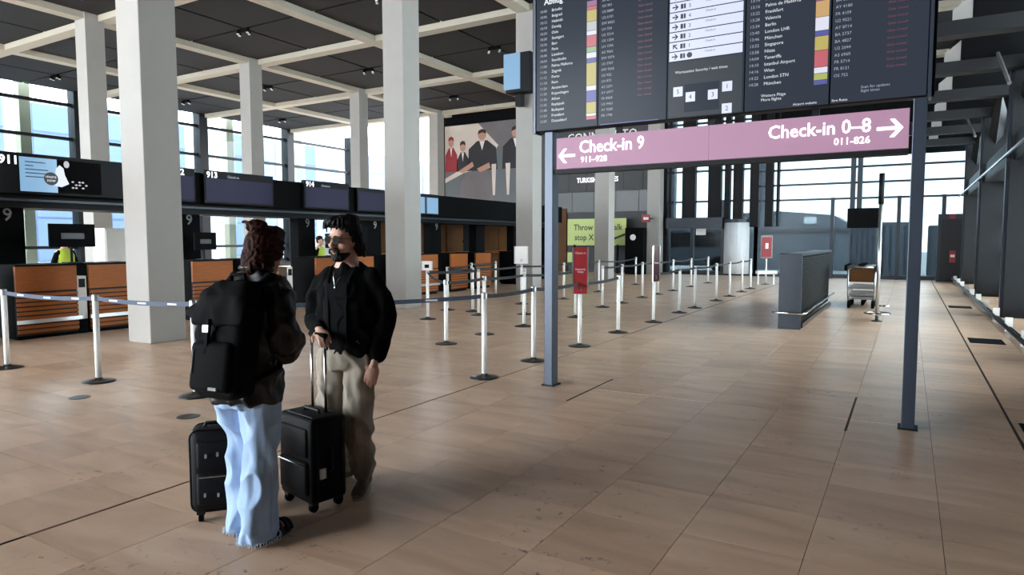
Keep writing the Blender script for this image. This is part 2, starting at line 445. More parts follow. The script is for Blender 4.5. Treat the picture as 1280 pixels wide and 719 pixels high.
# ---- back wall, left and middle part
wb = struct(bx('wall_back', 'grey_wall', None, -17.0, -10.1, YB, YB+0.3, 0, ZB+0.5), 'dark grey back wall with pale panels')
bx('wall_segment', 'black_matte', wb, -23.2, -17.0, YB, YB+0.3, 0, ZB+0.5)
for k in range(5): bx('wall_panel', 'grey_panel', wb, -16.2+1.2*k, -15.03+1.2*k, YB-0.05, YB, 3.05, 4.05)
for k in range(6): bx('wall_panel', 'grey_wall', wb, -16.2+1.0*k, -15.03+1.0*k-0.19, YB-0.04, YB, 4.12, 6.3)
bx('wall_panel', 'wood_brown', wb, -15.75, -15.3, YB-0.12, YB, 0, 3.25)
text('wall_lettering', 'TURKISH AIRLINES', 0.34, 'sign_white', wb, (-14.75, YB-0.05, 4.55), sx=0.80, bold=0.006)
text('wall_lettering', 'CONNECT TO', 0.62, 'white_paint', wb, (-15.3, YB-0.05, 6.62), sx=0.92, bold=0.006)

# mural photograph of four people at a table
mu = bx('wall_photograph', 'grey_panel', None, -23.05, -17.4, YB-0.08, YB-0.002, 3.2, 8.1)
tag(mu, 'huge wall photograph of seated people in dark suits and one in red', 'poster')
mat('mural_pale', '#c9bdb2', 0.8, var=0.2, scale=0.8); mat('mural_dark', '#2b2a2e', 0.8, var=0.25); mat('mural_grey', '#6b6668', 0.8, var=0.2, scale=1)
mat('mural_red', '#8e2c33', 0.8, var=0.2); mat('mural_skin', '#b08672', 0.8, var=0.1); mat('mural_hair', '#33251f', 0.8); mat('mural_white', '#d8d2cc', 0.8)
def flat(name, m, pts, dy=0.0): return MB().prism(pts, (-23.05, YB-0.082-dy, 3.2), (1,0,0), (0,0,1), (0, -0.003, 0)).build(name, m, mu)
def oval(cx, cz, rx, rz, n=16): return [(cx+rx*cos(2*pi*k/n), cz+rz*sin(2*pi*k/n)) for k in range(n)]
flat('printed_ceiling', 'mural_pale', [(0.02, 2.5), (2.6, 2.4), (3.6, 3.6), (2.3, 4.88), (0.02, 4.88)])
flat('printed_ceiling', 'mural_grey', [(2.3, 4.88), (3.6, 3.6), (5.62, 2.6), (5.62, 4.88)])
flat('printed_table', 'mural_pale', [(0.02, 1.95), (1.2, 2.45), (3.0, 2.75), (3.0, 2.5), (1.3, 2.2), (0.02, 1.7)], 0.006)
flat('printed_chair', 'mural_grey', [(1.0, 0.1), (1.1, 1.7), (1.6, 2.2), (2.8, 2.35), (3.2, 1.7), (3.25, 0.1)], 0.004)
for cx in (3.3, 4.2): flat('printed_glass', 'mural_pale', [(cx-.14, 2.6), (cx+.16, 2.6), (cx+.08, 0.9), (cx-.06, 0.9)], 0.01)
for cx, w, zt, body, hat in ((0.45, 0.43, 3.75, 'mural_red', True), (1.25, 0.42, 3.45, 'mural_dark', False), (2.55, 0.95, 4.0, 'mural_dark', False), (4.70, 0.85, 4.0, 'mural_dark', False)):
    flat('printed_suit', body, [(cx-w, 2.3), (cx-w*.95, zt-.5), (cx-w*.35, zt-.08), (cx+w*.35, zt-.08), (cx+w*.95, zt-.5), (cx+w*1.05, 2.3)], 0.008)
    flat('printed_shirt', 'mural_white', [(cx-w*.18, zt-.1), (cx+w*.18, zt-.1), (cx, zt-.6)], 0.012)
    flat('printed_face', 'mural_skin', oval(cx, zt+.22, w*.16+.12, .27), 0.012)
    flat('printed_hair', 'mural_red' if hat else 'mural_hair', [(cx-w*.16-.13, zt+.28), (cx-w*.14-.1, zt+.48), (cx, zt+.56), (cx+w*.14+.1, zt+.48), (cx+w*.16+.13, zt+.28), (cx, zt+.37)], 0.016)
flat('printed_hands', 'mural_skin', [(0.9, 2.3), (1.9, 2.8), (2.0, 2.55), (1.3, 2.2)], 0.016)
flat('printed_hands', 'mural_skin', [(2.2, 2.4), (3.0, 2.7), (3.1, 2.4), (2.4, 2.2)], 0.016)

gs = bx('banner_board', 'green_sign', None, -15.0, -11.85, YB-0.6, YB-0.56, 1.36, 2.69)
tag(gs, 'large lime green banner board behind the belt posts at the back', 'sign')
for x in (-14.6, -12.3): bx('foot', 'black_metal', gs, x-.04, x+.04, YB-0.62, YB-0.5, 0, 1.4)
text('banner_text', 'Throw a', 0.42, 'green_sign_ink', gs, (-14.65, YB-0.605, 2.12), bold=0.006, sx=0.9)
text('banner_text', 'stop X', 0.42, 'green_sign_ink', gs, (-14.6, YB-0.605, 1.62), bold=0.006, sx=0.9)
text('banner_text', 'walk', 0.42, 'green_sign_ink', gs, (-12.75, YB-0.605, 2.12), bold=0.006, sx=0.9)
MB().prism([(0,0),(0.9,0.34),(0.9,0.22),(0,-0.1)], (-12.8, YB-0.61, 1.62), (1,0,0), (0,0,1), (0,-.004,0)).build('banner_arrow', 'green_sign_ink', gs)
bx('low_board', 'green_sign', gs, -15.0, -14.3, YB-0.6, YB-0.56, 0.5, 1.0)
o = MB().box(-11.6, -10.7, YB-1.4, YB-0.9, 0, 2.2, ch=.02).build('dark_kiosk', 'black_matte')
MB().lathe([(0.14, 0), (0.14, 0.02)], (0,0,0), 16).build('round_notice', 'white_paper', o, loc=None)
o.children[0].rotation_euler.x = pi/2; o.children[0].location = (-11.2, YB-1.4, 1.75)
tag(o, 'black kiosk with a round white notice beside the back glazing', 'kiosk')

# ---- back glazing
bg_ = struct(bx('window_20', 'smoke_glass', None, -10.05, XR, YB+0.04, YB+0.06, 0.05, ZB+0.3), 'wide glazed end wall with dark fins')
def fin(x0, x1, z0=0.0, z1=ZB+0.3, d=0.3, m='black_metal', name='fin'): return bx(name, m, bg_, x0, x1, YB-d, YB+0.02, z0, z1)
fin(-10.1, -9.95)
for (a, b) in ((-9.86, -9.72), (-9.22, -8.61), (-8.02, -7.44), (-7.28, -7.04), (-6.9, -6.48), (-6.17, -5.79), (-5.52, -5.2), (-5.05, -4.95)):
    fin(a, b, 2.2)
for x in (-9.9, -8.75, -7.35, -5.92, -2.82, -0.38, 1.15): fin(x-0.07, x+0.07, 0, 3.4, 0.2, 'anthracite', 'door_post')
fin(-5.97, -5.85, 0, ZB, 0.2, 'anthracite', 'door_post')
for z in (3.35, 4.0, 4.65): bx('transom', 'anthracite', bg_, -5.9, XR, YB-0.12, YB+0.03, z-0.04, z+0.04)
for z in (3.4, 4.8, 5.35, 7.0): bx('transom', 'anthracite', bg_, -9.95, -5.9, YB-0.1, YB+0.03, z-0.045, z+0.045)
bx('door_header', 'anthracite', bg_, -9.9, -7.3, YB-0.5, YB+0.02, 2.15, 2.65)
bx('bottom_rail', 'anthracite', bg_, -9.9, XR, YB-0.06, YB+0.03, 0, 0.16)
for z0, z1, x0, x1 in ((5.05, ZB+.3, -6.0, XR),): bx('upper_spandrel', 'black_matte', bg_, x0, x1, YB-0.25, YB+0.02, z0, z1)
bx('centre_post', 'anthracite', bg_, -2.15, -1.98, YB-0.5, YB+.02, 2.2, 5.4); bx('centre_post', 'anthracite', bg_, -1.9, -1.72, YB-0.5, YB+.02, 2.2, 5.4)
bx('black_box', 'black_matte', bg_, -2.2, -0.95, YB-0.9, YB-0.3, 2.1, 2.9)
nt_ = bx('paper_notice', 'white_paper', None, -8.55, -8.1, YB-0.235, YB-0.225, 1.85, 2.2)
tag(nt_, 'white paper notice stuck on the dark glass door at the back', 'notice')
rb_ = [(0.55*cos(R(180+15*k)), 0.55*sin(R(180+15*k))) for k in range(13)]
q = MB()
for k in range(12):
    (a, b), (c, d) = rb_[k], rb_[k+1]
    q.add([(a,b,0.1),(c,d,0.1),(c,d,2.4),(a,b,2.4),(a*.97,b*.97,0.1),(c*.97,d*.97,0.1),(c*.97,d*.97,2.4),(a*.97,b*.97,2.4)], [(0,1,2,3),(7,6,5,4),(0,4,5,1),(3,2,6,7)])
dr = q.build('revolving_door_shell', 'ext_white', loc=(-6.7, YB-0.25, 0), smooth=True)
MB().lathe([(0.58, 2.4), (0.58, 2.55)], (0, 0.0, 0)).build('drum_cap', 'anthracite', dr)
tag(dr, 'pale curved door drum in the back glazing', 'door')
# outside the back glazing
tag(bx('forecourt_ground', 'asphalt', None, -90, 60, YB+0.4, 120, -0.4, -0.2), 'grey asphalt outside the back glazing', 'ground', kind='structure')
h = MB().prism([(0,0),(7,0),(7,2.4),(5.6,3.3),(2.5,3.6),(0,3.5)], (-9.5, 44, -0.2), (1,0,0), (0,0,1), (0,5,0)).build('service_building', 'ext_grey')
MB().box(-5.5, -4.8, 43.95, 44.0, 2.6, 3.0).build('sign_plate', 'ext_white', h); MB().box(-9.3, -2.7, 43.9, 44.0, 2.1, 2.3).build('eaves', 'ext_grey_dark', h)
tag(h, 'low grey building with sloped roof seen through the back glazing', 'building')
for k, (x0, x1, y, z1, m, t) in enumerate(((-2.6, -1.35, 38, 2.35, 'ext_grey', 'squat grey container outside behind the luggage trolleys'), (-1.2, 0.35, 38.4, 2.5, 'ext_grey', 'taller grey container outside right of the steel pole'), (0.8, 2.4, 37.5, 2.3, 'ext_grey_dark', 'dark grey container outside near the right corner'))):
    c_ = bx('container', m, None, x0, x1, y, y+2.0, -0.2, z1, ch=0.04)
    for i in range(5): bx('rib', 'ext_grey_dark', c_, x0+.1+i*(x1-x0-.2)/4.4, x0+.16+i*(x1-x0-.2)/4.4, y-.03, y, 0, z1-.15)
    tag(c_, t, 'container', 'containers outside')
bus = bx('bus_shaped_block', 'ext_grey_dark', None, -15.5, -7.6, 38.5, 41, 0.15, 2.35, ch=.15)  # block added outside so the lower door glass turns grey instead of bright
for k in range(5): bx('bus_window', 'black_metal', bus, -15.0+1.45*k, -13.75+1.45*k, 38.47, 38.5, 1.25, 2.05)
for x in (-13.8, -9.2): MB().tube([(x, 38.45, 0.25), (x, 38.8, 0.25)], 0.45, 18).build('wheel', 'black_matte', bus)
tag(bus, 'dark grey bus shape added outside to dim the lower back glass doors', 'bus')
for k, x in enumerate((-19.5, -15.2, -12.0, -9.0)):
    tag(MB().box(x, x+0.8, 47, 47.6, -0.2, 12, ch=.02).build('canopy_column', 'ext_grey_dark'), 'dark canopy column outside the back glazing, %s from the left' % ORD[k], 'column', 'canopy columns outside')

# outside the left glazing
tag(bx('apron_ground', 'asphalt', None, -90, XL-0.4, -40, 120, -0.4, -0.2), 'grey ground outside the left glazing', 'ground', kind='structure')
eb = bx('office_building', 'building_white', None, -58, -50.2, -20, 80, -0.2, 11.0)
tag(eb, 'white office building with blue glass bays outside the left glazing', 'building')
for (a, b) in ((6, 9.2), (11, 15), (17.0, 20.9), (22.6, 25.2), (27.2, 28.9), (31, 33.4), (37.6, 40.0), (41.0, 42.4), (45.3, 50.2), (54.2, 60.0), (64, 70)):
    p_ = bx('glass_bay', 'sky_building', eb, -50.25, -50.0, a, b, 0.3, 10.7)
    for z in (3.2, 5.8, 8.9): bx('bay_line', 'building_line', p_, -50.03, -49.97, a, b, z-.05, z+.05)
for k, y in enumerate((4.0, 10.0, 16.1, 21.2, 27.3, 32.75)):
    tag(MB().box(-36.8, -36.3, y-.24, y+.24, -0.2, ZB+.6, ch=.015).build('outer_column', 'olive_column'), 'olive grey column outside the left glazing, %s from the front' % ORD[k], 'column', 'outer columns left')

# ---- right facade: deep dark piers, glazing behind, ledge, braces
wr = struct(bx('wall_right', 'pier_dark', None, XR, XR+0.25, YF, YB+.3, 0, 0.35), 'dark steel facade along the right side')
for y in (4.6, 10.8, 17.0, 23.2, 29.4): bx('pier', 'pier_dark', wr, 1.72, XR+.2, y, y+0.75, 0, ZB+.3)
for y in (4.6, 10.8, 17.0, 23.2, 29.4): bx('pier_highlight', 'anthracite', wr, 1.66, 1.72, y+0.05, y+0.2, 0, ZB)  # highlight on each pier edge, put in as a lighter strip
for k in range(14): bx('mullion', 'black_metal', wr, XR-.3, XR+.1, -10+3.07*k, -9.75+3.07*k, 0, ZB+.3)
for z in (1.1, 2.2, 3.15, 4.6, 6.2, 7.6): bx('transom', 'black_metal', wr, XR-.2, XR+.1, YF, YB, z-.09, z+.09)
bx('ledge', 'pier_dark', wr, 1.78, XR, YF, YB, 3.22, 3.75); bx('ledge_rail', 'steel', wr, 1.60, 1.64, 4, YB, 3.28, 3.32)
bx('upper_ledge', 'pier_dark', wr, 1.2, XR, YF, YB, 6.6, 7.2)
for k in range(3):
    y = 17.2 + 6.2*k
    for (ya, za, yb, zb) in ((y-5.8, 3.7, y, 6.7), (y+0.6, 3.7, y-2.4, 6.7)):
        MB().tube([(2.0, ya, za), (2.0, yb, zb)], 0.16, 4).build('brace', 'pier_dark', wr)
for (ya, za, yb, zb) in ((17.5, 5.7, 14.5, 4.3), (26.5, 5.75, 21.4, 4.3)):
    MB().tube([(1.4, ya, za), (1.4, yb, zb)], 0.035, 8).build('opener_rod', 'steel', wr)
bx('light_block_panel', 'pier_dark', wr, XR, XR+.1, YF, 9.5, 0.35, ZB+.3)  # unseen panel added to keep side light off the near right floor
g_ = struct(bx('window_21', 'side_glass', None, XR-.02, XR, 9.5, YB, 0.35, ZB+.3), 'dark glazing behind the piers of the right facade')
for k in range(6):
    y = 13.6 + 3.05*k
    b_ = bx('bracket_arm', 'pier_dark', wr, 0.15, 2.0, y-0.05, y+0.28, 5.0, 5.24)
    MB().prism([(0.5,5.24),(0.78,5.24),(0.78,5.66),(0.5,5.42)], (0, y+.02, 0), (1,0,0), (0,0,1), (0,.04,0)).build('sunlit_patch', 'pale_grey', wr)  # pale slanted plate stands in for a sunlit beam face
    bx('bracket_post', 'black_matte', wr, 0.80, 2.0, y, y+0.15, 5.24, 7.0)
# guard rail along the foot of the facade
gr_ = empty('guard_rail', (1.46, 0, 0))
MB().tube([(0, 5, 0.14), (0, 31, 0.14)], 0.035, 10).build('rail', 'anthracite', gr_, smooth=True)
MB().tube([(0.12, 5, 0.06), (0.12, 31, 0.06)], 0.03, 8).build('rail', 'black_metal', gr_, smooth=True)
for k in range(13): bx('bracket', 'white_paint', gr_, 0.05, 0.16, 6.5+2.0*k, 6.58+2.0*k, 0, 0.24)
tag(gr_, 'low dark guard rail with white brackets along the right wall foot', 'rail')
dk = bx('steel_door', 'anthracite', None, 0.95, 2.0, 30.6, 30.9, 0, 2.6, ch=.01)
bx('door_leaf', 'pier_dark', dk, 1.05, 1.9, 30.55, 30.6, 0.02, 2.4); bx('notice', 'red_sign', dk, 1.35, 1.55, 30.53, 30.55, 0.75, 1.2); bx('notice', 'white_paper', dk, 1.38, 1.52, 30.52, 30.535, 0.95, 1.05)
bx('notice', 'red_sign', dk, 1.3, 1.5, 30.57, 30.6, 2.42, 2.58)
tag(dk, 'dark steel door with red notices at the far right corner', 'door')

# ================================================================== CHECK-IN ROW ON THE LEFT
# black portal beam that carries the screens; piers with a 9
po = empty('counter_portal', (-12.6, 0, 0))
bx('portal_beam', 'black_matte', po, -0.35, 0.0, 2.0, 25.5, 2.36, 3.0)
bx('portal_soffit', 'black_metal', po, -1.1, -0.2, 2.0, 25.5, 2.16, 2.36)
bx('soffit_edge', 'anthracite', po, -0.02, 0.012, 2.0, 25.5, 2.26, 2.30)
for k, y in enumerate((2.9, 5.42, 8.75, 12.0, 14.5, 17.4, 20.0, 22.6, 25.0)):
    p_ = bx('portal_pier', 'black_matte', po, -0.82, -0.52, y-0.25, y+0.3, 0, 2.3)
    if k < 6: text('pier_number', '9', 0.30, 'pale_grey', p_, (-0.518, y-0.02, 1.95), (pi/2, 0, pi/2), bold=0.004)
tag(po, 'black portal beam and piers over the row of check-in counters', 'portal')
def counter_screen(y0, y1, num, label, kind='dark', sub=None):
    s_ = bx('counter_screen', 'black_metal', None, -12.59, -12.50, y0, y1, 2.38, 3.06 if num else 3.0, ch=.006)
    face = {'dark': 'screen_violet', 'blue': 'screen_blue'}[kind]
    d_ = bx('display', face, s_, -12.505, -12.492, y0+.04, y1-.04, 2.42, 2.90)
    if num: text('counter_number', num, 0.17, 'sign_white', s_, (-12.496, y0+.06, 2.915), (pi/2,0,pi/2), bold=0.004)
    if sub: text('counter_lettering', sub, 0.08, 'screen_text_dim', s_, (-12.496, y0+.55, 2.93), (pi/2,0,pi/2))
    tag(s_, label, 'screen', 'counter screens')
    return s_
a_ = bx('counter_screen', 'black_metal', None, -12.59, -12.50, 4.6, 7.3, 2.38, 3.04, ch=.006)
bx('display', 'screen_blue', a_, -12.505, -12.492, 5.42, 5.98, 2.42, 2.98)
text('counter_number', '911', 0.19, 'sign_white', a_, (-12.496, 5.13, 2.85), (pi/2,0,pi/2), bold=0.005)
bx('display', 'black_matte', a_, -12.505, -12.492, 5.98, 6.7, 2.42, 2.98)
def scr(name, m, pts, off): return MB().prism(pts, (-12.492+off, 5.42, 2.42), (0,1,0), (0,0,1), (0.002,0,0)).build(name, m, a_)
scr('pictured_worker', 'screen_white', [(0.5,0.12),(0.62,0.1),(0.74,0.16),(0.68,0.3),(0.66,0.42),(0.6,0.47),(0.54,0.4)], .002)
scr('pictured_head', 'tile_grey', oval(0.71, 0.49, 0.045, 0.06), .003)
scr('pictured_badge', 'screen_ink', oval(0.46, 0.23, 0.11, 0.11), .004)
text('badge_lettering', 'more\nnow', 0.075, 'screen_text', a_, (-12.485, 5.88, 2.66), (pi/2,0,pi/2), align='CENTER', lines=0.8)
for i in range(9): scr('pictured_part', 'tile_grey', oval(0.80+0.055*(i%5), 0.1+0.05*((i*7)%3), 0.022, 0.015, 8), .003)
for i, w in enumerate((0.30, 0.12, 0.34, 0.3, 0.34)): scr('screen_line', 'building_line', [(0.08, 0.49-.06*i), (0.08+w, 0.49-.06*i), (0.08+w, 0.475-.06*i), (0.08, 0.475-.06*i)], .003)
tag(a_, 'lit counter screen numbered 911 with a light blue panel', 'screen', 'counter screens')
counter_screen(8.0, 8.55, '912', 'dark counter screen numbered 912 just right of the nearest column')
counter_screen(8.75, 10.5, '913', 'dark counter screen numbered 913 above the woman', sub='Check-in')
counter_screen(11.4, 12.9, '914', 'dark counter screen numbered 914 above the man', sub='Check-in')
counter_screen(13.2, 14.6, None, 'dark counter screen without number left of the tall column')
f_ = counter_screen(15.3, 16.75, None, 'light blue counter screen right of the tall column', 'blue')
bx('display_divider', 'screen_ink', f_, -12.495, -12.489, 16.05, 16.15, 2.42, 2.9)

# counters
def counter(y, label, w=0.92):
    t = empty('checkin_counter', (-12.3, y, 0))
    bx('front_panel', 'wood_orange', t, -0.06, 0.0, 0, w, 0.78, 1.19)
    bx('back_board', 'wood_slot', t, -0.08, -0.02, 0.0, w, 0.06, 0.78)
    for i in range(9): bx('slat', 'wood_orange', t, -0.02, 0.012, 0.0, w, 0.10+i*0.074, 0.15+i*0.074)
    bx('bumper_rail', 'steel', t, 0.012, 0.05, -0.02, w+0.04, 0.26, 0.32)
    bx('side_panel', 'black_matte', t, -0.75, -0.06, 0, 0.03, 0.05, 1.19); bx('side_panel', 'black_matte', t, -0.75, -0.06, w-.03, w, 0.05, 1.19)
    bx('worktop', 'black_matte', t, -0.8, 0.02, -0.01, w+.01, 1.19, 1.215)
    bx('plinth', 'black_matte', t, -0.7, -0.04, 0.02, w-.02, 0, 0.06)
    tag(t, label, 'counter', 'check-in counters')
    return t
cl_ = ('orange wooden check-in counter at the far left image edge', 'orange wooden slatted check-in counter left of the nearest column', 'orange wooden check-in counter touching the nearest column', 'orange wooden check-in counter just right of the nearest column',
       'orange wooden check-in counter behind the woman', 'orange wooden check-in counter between the woman and man', 'orange wooden check-in counter behind the man', 'orange wooden check-in counter hidden beside the tall column', 'orange wooden check-in counter right of the tall column', 'orange wooden check-in counter, second right of the tall column', 'orange wooden check-in counter, third right of the tall column', 'orange wooden check-in counter farthest along the row')
for y, t in zip((3.95, 5.2, 6.32, 8.3, 9.5, 11.55, 12.65, 14.3, 15.5, 17.1, 18.5, 21.2), cl_): counter(y, t, 0.92 if y != 3.95 else 0.85)
# bag drop scales between the counters
for y, t in ((6.14, 'pale baggage scale between the two nearest orange counters'), (10.7, 'pale baggage scale behind the couple')):
    c_ = empty('baggage_scale', (-12.35, y, 0))
    bx('scale_body', 'white_paint', c_, -0.7, 0.0, 0.0, 0.16, 0.25, 1.0, ch=.01); bx('scale_foot', 'black_matte', c_, -0.7, 0.0, 0.0, 0.16, 0, 0.25); bx('scale_panel', 'black_metal', c_, -0.01, 0.01, 0.03, 0.13, 0.8, 0.95)
    tag(c_, t, 'scale')
# monitors on the desks
def monitor(x, y, z, w, h_, label, post=1.2):
    t = empty('desk_monitor', (x, y, z))
    bx('panel', 'black_matte', t, -0.02, 0.02, -w/2, w/2, 0, h_, ch=.006); bx('back_label', 'screen_ink', t, 0.02, 0.024, -w*.25, w*.25, h_*.35, h_*.6)
    MB().tube([(-0.05, 0, h_*.5), (-0.05, 0, 1.215-z)], 0.02, 8).build('stand', 'black_metal', t); bx('stand_foot', 'black_metal', t, -.15, .08, -.12, .12, 1.215-z, 1.235-z)
    tag(t, label, 'monitor', 'counter monitors'); return t
monitor(-12.55, 6.2, 1.50, 0.75, 0.40, 'black monitor seen from behind on the nearest counters')
monitor(-12.6, 8.8, 1.42, 0.5, 0.36, 'black monitor right of the nearest column')
monitor(-12.6, 12.4, 1.42, 0.5, 0.36, 'black monitor behind the man')
# pale tall cabinets and white board behind the desks
def cab(x0, x1, y0, y1, z1, m, label, cat, name):
    c_ = bx(name, m, None, x0, x1, y0, y1, 0, z1, ch=.008); bx('door', m, c_, x1, x1+.015, y0+.03, y1-.03, 0.1, z1-.05); bx('handle', 'steel', c_, x1+.015, x1+.03, y1-.12, y1-.1, z1*.5, z1*.5+.2)
    return tag(c_, label, cat)
cab(-14.6, -14.2, 13.4, 13.9, 1.65, 'white_paint', 'white cabinet to the right behind the man', 'cabinet', 'white_cabinet')
cab(-16.5, -16.0, 8.6, 10.4, 1.9, 'white_paint', 'low pale cabinet behind the counters at far left', 'cabinet', 'white_cabinet')
mat('back_board', '#3a3f44', 0.5)
# brown wooden back wall of the farther counters
wd = struct(bx('wall_3', 'wood_brown', None, -14.6, -14.5, 16.2, 26.0, 0.0, 2.36), 'brown wooden wall behind the farther counters')
for k in range(8):
    if k == 4: bx('wall_panel', 'black_metal', wd, -14.5, -14.44, 20.9, 22.1, 1.2, 2.34); continue
    bx('wall_panel', 'wood_brown', wd, -14.5, -14.46, 16.25+1.2*k, 17.4+1.2*k, 0.1, 1.55); bx('wall_panel', 'wood_brown', wd, -14.5, -14.46, 16.25+1.2*k, 17.4+1.2*k, 1.6, 2.34)
bx('wall_shelf', 'wood_orange', wd, -14.5, -14.2, 16.2, 26.0, 1.12, 1.2)
# staff member in a hi-vis vest, seated far behind the man

# ---- hanging monitor on the third column
hm = empty('column_monitor', (-10.6, 18.1, 6.6))
bx('housing', 'black_metal', hm, -0.1, 0.75, -0.35, 0.05, -0.55, 0.62, ch=.02); bx('screen', 'screen_blue', hm, -0.13, 0.42, -0.4, -0.35, -0.45, 0.6); bx('bracket', 'black_metal', hm, 0.1, 0.3, -0.1, 0.12, -0.9, -0.5)
tag(hm, 'lit monitor hung on the column left of the departure board', 'monitor')
xs_ = bx('exit_sign', 'red_sign', None, -10.75, -10.35, 30.1, 30.16, 2.45, 2.8); bx('exit_text', 'white_paper', xs_, -10.66, -10.42, 30.085, 30.1, 2.56, 2.68); bx('arm', 'black_metal', xs_, -10.5, -10.42, 30.16, 30.75, 2.6, 2.65)
tag(xs_, 'small red sign on the farthest pale column', 'sign')

# ================================================================== DEPARTURE BOARD AND SIGN
BY = 6.45
bd = empty('departure_board', (0, BY, 0))
for x, t in ((-3.375, 0), (0.045, 1)):
    MB().box(x-0.05, x+0.05, 0.05, 0.19, 0, 4.3, ch=.006).build('post', 'post_blue', bd)
    bx('foot_plate', 'black_metal', bd, x-0.075, x+0.075, 0.03, 0.21, 0, 0.012)
bx('frame', 'black_metal', bd, -3.56, 0.14, 0.02, 0.16, 2.765, 4.22, ch=.01)
for x in (-2.6, -1.67, -0.75): bx('hanger', 'black_metal', bd, x-.03, x+.03, 0.12, 0.15, 2.62, 2.78)
SX = [-3.50, -2.782, -2.062, -1.342, -0.632, 0.088]
scrs = []
for k in range(5):
    d_ = bx('display', 'screen_dark', bd, SX[k]+.008, SX[k+1]-.008, -0.01, 0.02, 2.775, 4.17); scrs.append(d_)
bx('edge_frame', 'post_blue', bd, 0.088, 0.115, -0.02, 0.16, 2.75, 4.2); bx('edge_frame', 'post_blue', bd, -3.527, -3.50, -0.02, 0.16, 2.75, 4.2)
def st(body, size, m, par, x, z, **k): return text('screen_text', body, size, m, par, (x, -0.013, z), depth=0.0006, **k)
C1 = ['Brindisi', 'Belgrad', 'Helsinki', 'Danzig', 'Oslo', 'Stuttgart', 'Bari', 'Paris', 'Lissabon', 'Stockholm', 'Palma Mallorca', 'Zagreb', 'Porto', 'Rom', 'Amsterdam', 'Kopenhagen', 'Athen', 'Reykjavik', 'Budapest', 'Frankfurt', 'Düsseldorf']
C2 = ['Edinburgh', 'Mailand', 'Kattowitz', 'Salzburg', 'Krakau', 'Istanbul', 'Brüssel', 'Memmingen', 'Palma de Mallorca', 'Frankfurt', 'Valencia', 'Berlin', 'London LHR', 'München', 'Singapore', 'Nizza', 'Teneriffa', 'Istanbul Airport', 'Wien', 'London STN', 'München']
row = 0.0572
def times(n, s0): return '\n'.join('%02d:%02d' % ((s0 + i*6)//60, (s0 + i*6) % 60) for i in range(n))
LS = 1.0
def column_text(items, size, m, par, x, ztop):
    for i, b in enumerate(items): st(b, size, m, par, x, ztop - i*row)
column_text(times(21, 600).split('\n'), 0.038, 'screen_text_dim', scrs[0], SX[0]+.05, 4.00)
column_text(C1, 0.040, 'screen_text', scrs[0], SX[0]+.19, 4.00)
column_text(times(19, 760).split('\n'), 0.038, 'screen_text_dim', scrs[3], SX[3]+.04, 4.02)
column_text(C2[2:], 0.040, 'screen_text', scrs[3], SX[3]+.17, 4.02)
fn = lambda k: ['%s %d' % (random.choice(('EW','U2','FR','LH','AY','SK','OS','BA','A3')), random.randint(110, 9900)) for _ in range(k)]
column_text(fn(21), 0.036, 'screen_text_dim', scrs[1], SX[1]+.04, 4.00)
column_text(fn(19), 0.036, 'screen_text_dim', scrs[4], SX[4]+.03, 4.02)
for par, x, ztop in ((scrs[1], SX[1]+.42, 3.94), (scrs[4], SX[4]+.42, 3.94)):
    for i in range(17): st('Gate closed', 0.03, 'screen_red_text', par, x, ztop - i*row)
st('Abflug', 0.085, 'screen_text', scrs[0], SX[0]+.10, 4.08, bold=0.002); st('Departures', 0.05, 'screen_text', scrs[0], SX[0]+.36, 4.09)
st('Gates\nalle', 0.04, 'screen_text_dim', scrs[1], SX[1]+.22, 4.10); st('Sicherheit\nSecurity', 0.04, 'screen_text', scrs[1], SX[1]+.46, 4.11)
st('Flughafen', 0.05, 'screen_text_dim', scrs[1], SX[1]+.03, 2.785) if False else None
st('Weitere Flüge\nMore flights', 0.036, 'screen_text', scrs[3], SX[3]+.15, 2.885); st('Airport website', 0.03, 'screen_text', scrs[3], SX[3]+.42, 2.785)
st('Ihre Reise', 0.03, 'screen_text', scrs[4], SX[4]+.02, 2.785); st('Scan for updates\nflight times', 0.032, 'screen_text_dim', scrs[4], SX[4]+.24, 2.875)
bx('screen_footer', 'tile_blue', scrs[1], SX[1]+.03, SX[2]-.08, -0.0125, -0.0112, 2.775, 2.782)
def tiles(par, x0, x1, ztop, seq):
    z = ztop
    for m, n in seq:
        bx('airline_tile', m, par, x0, x1, -0.0125, -0.0112, z-n*row+.004, z); z -= n*row
tiles(scrs[0], SX[1]-.125, SX[1]-.02, 4.03, (('tile_purple',1),('tile_red',.6),('tile_yellow',2),('tile_grey',1.6),('tile_white',.8),('tile_red',2),('tile_green',1),('tile_white',1),('tile_blue',.8),('tile_yellow',4),('tile_white',.9),('tile_blue',2),('tile_yellow',2),('tile_white',.5),('tile_red',.6)))
tiles(scrs[3], SX[4]-.125, SX[4]-.02, 4.05, (('tile_white',1),('tile_green',1),('tile_red',2),('tile_white',1),('tile_red',1),('tile_purple',1),('tile_orange',2.4),('tile_white',2),('tile_blue',.8),('tile_yellow',2.1),('tile_red',2.5),('tile_white',.9),('tile_lime',1),('tile_blue',.7)))
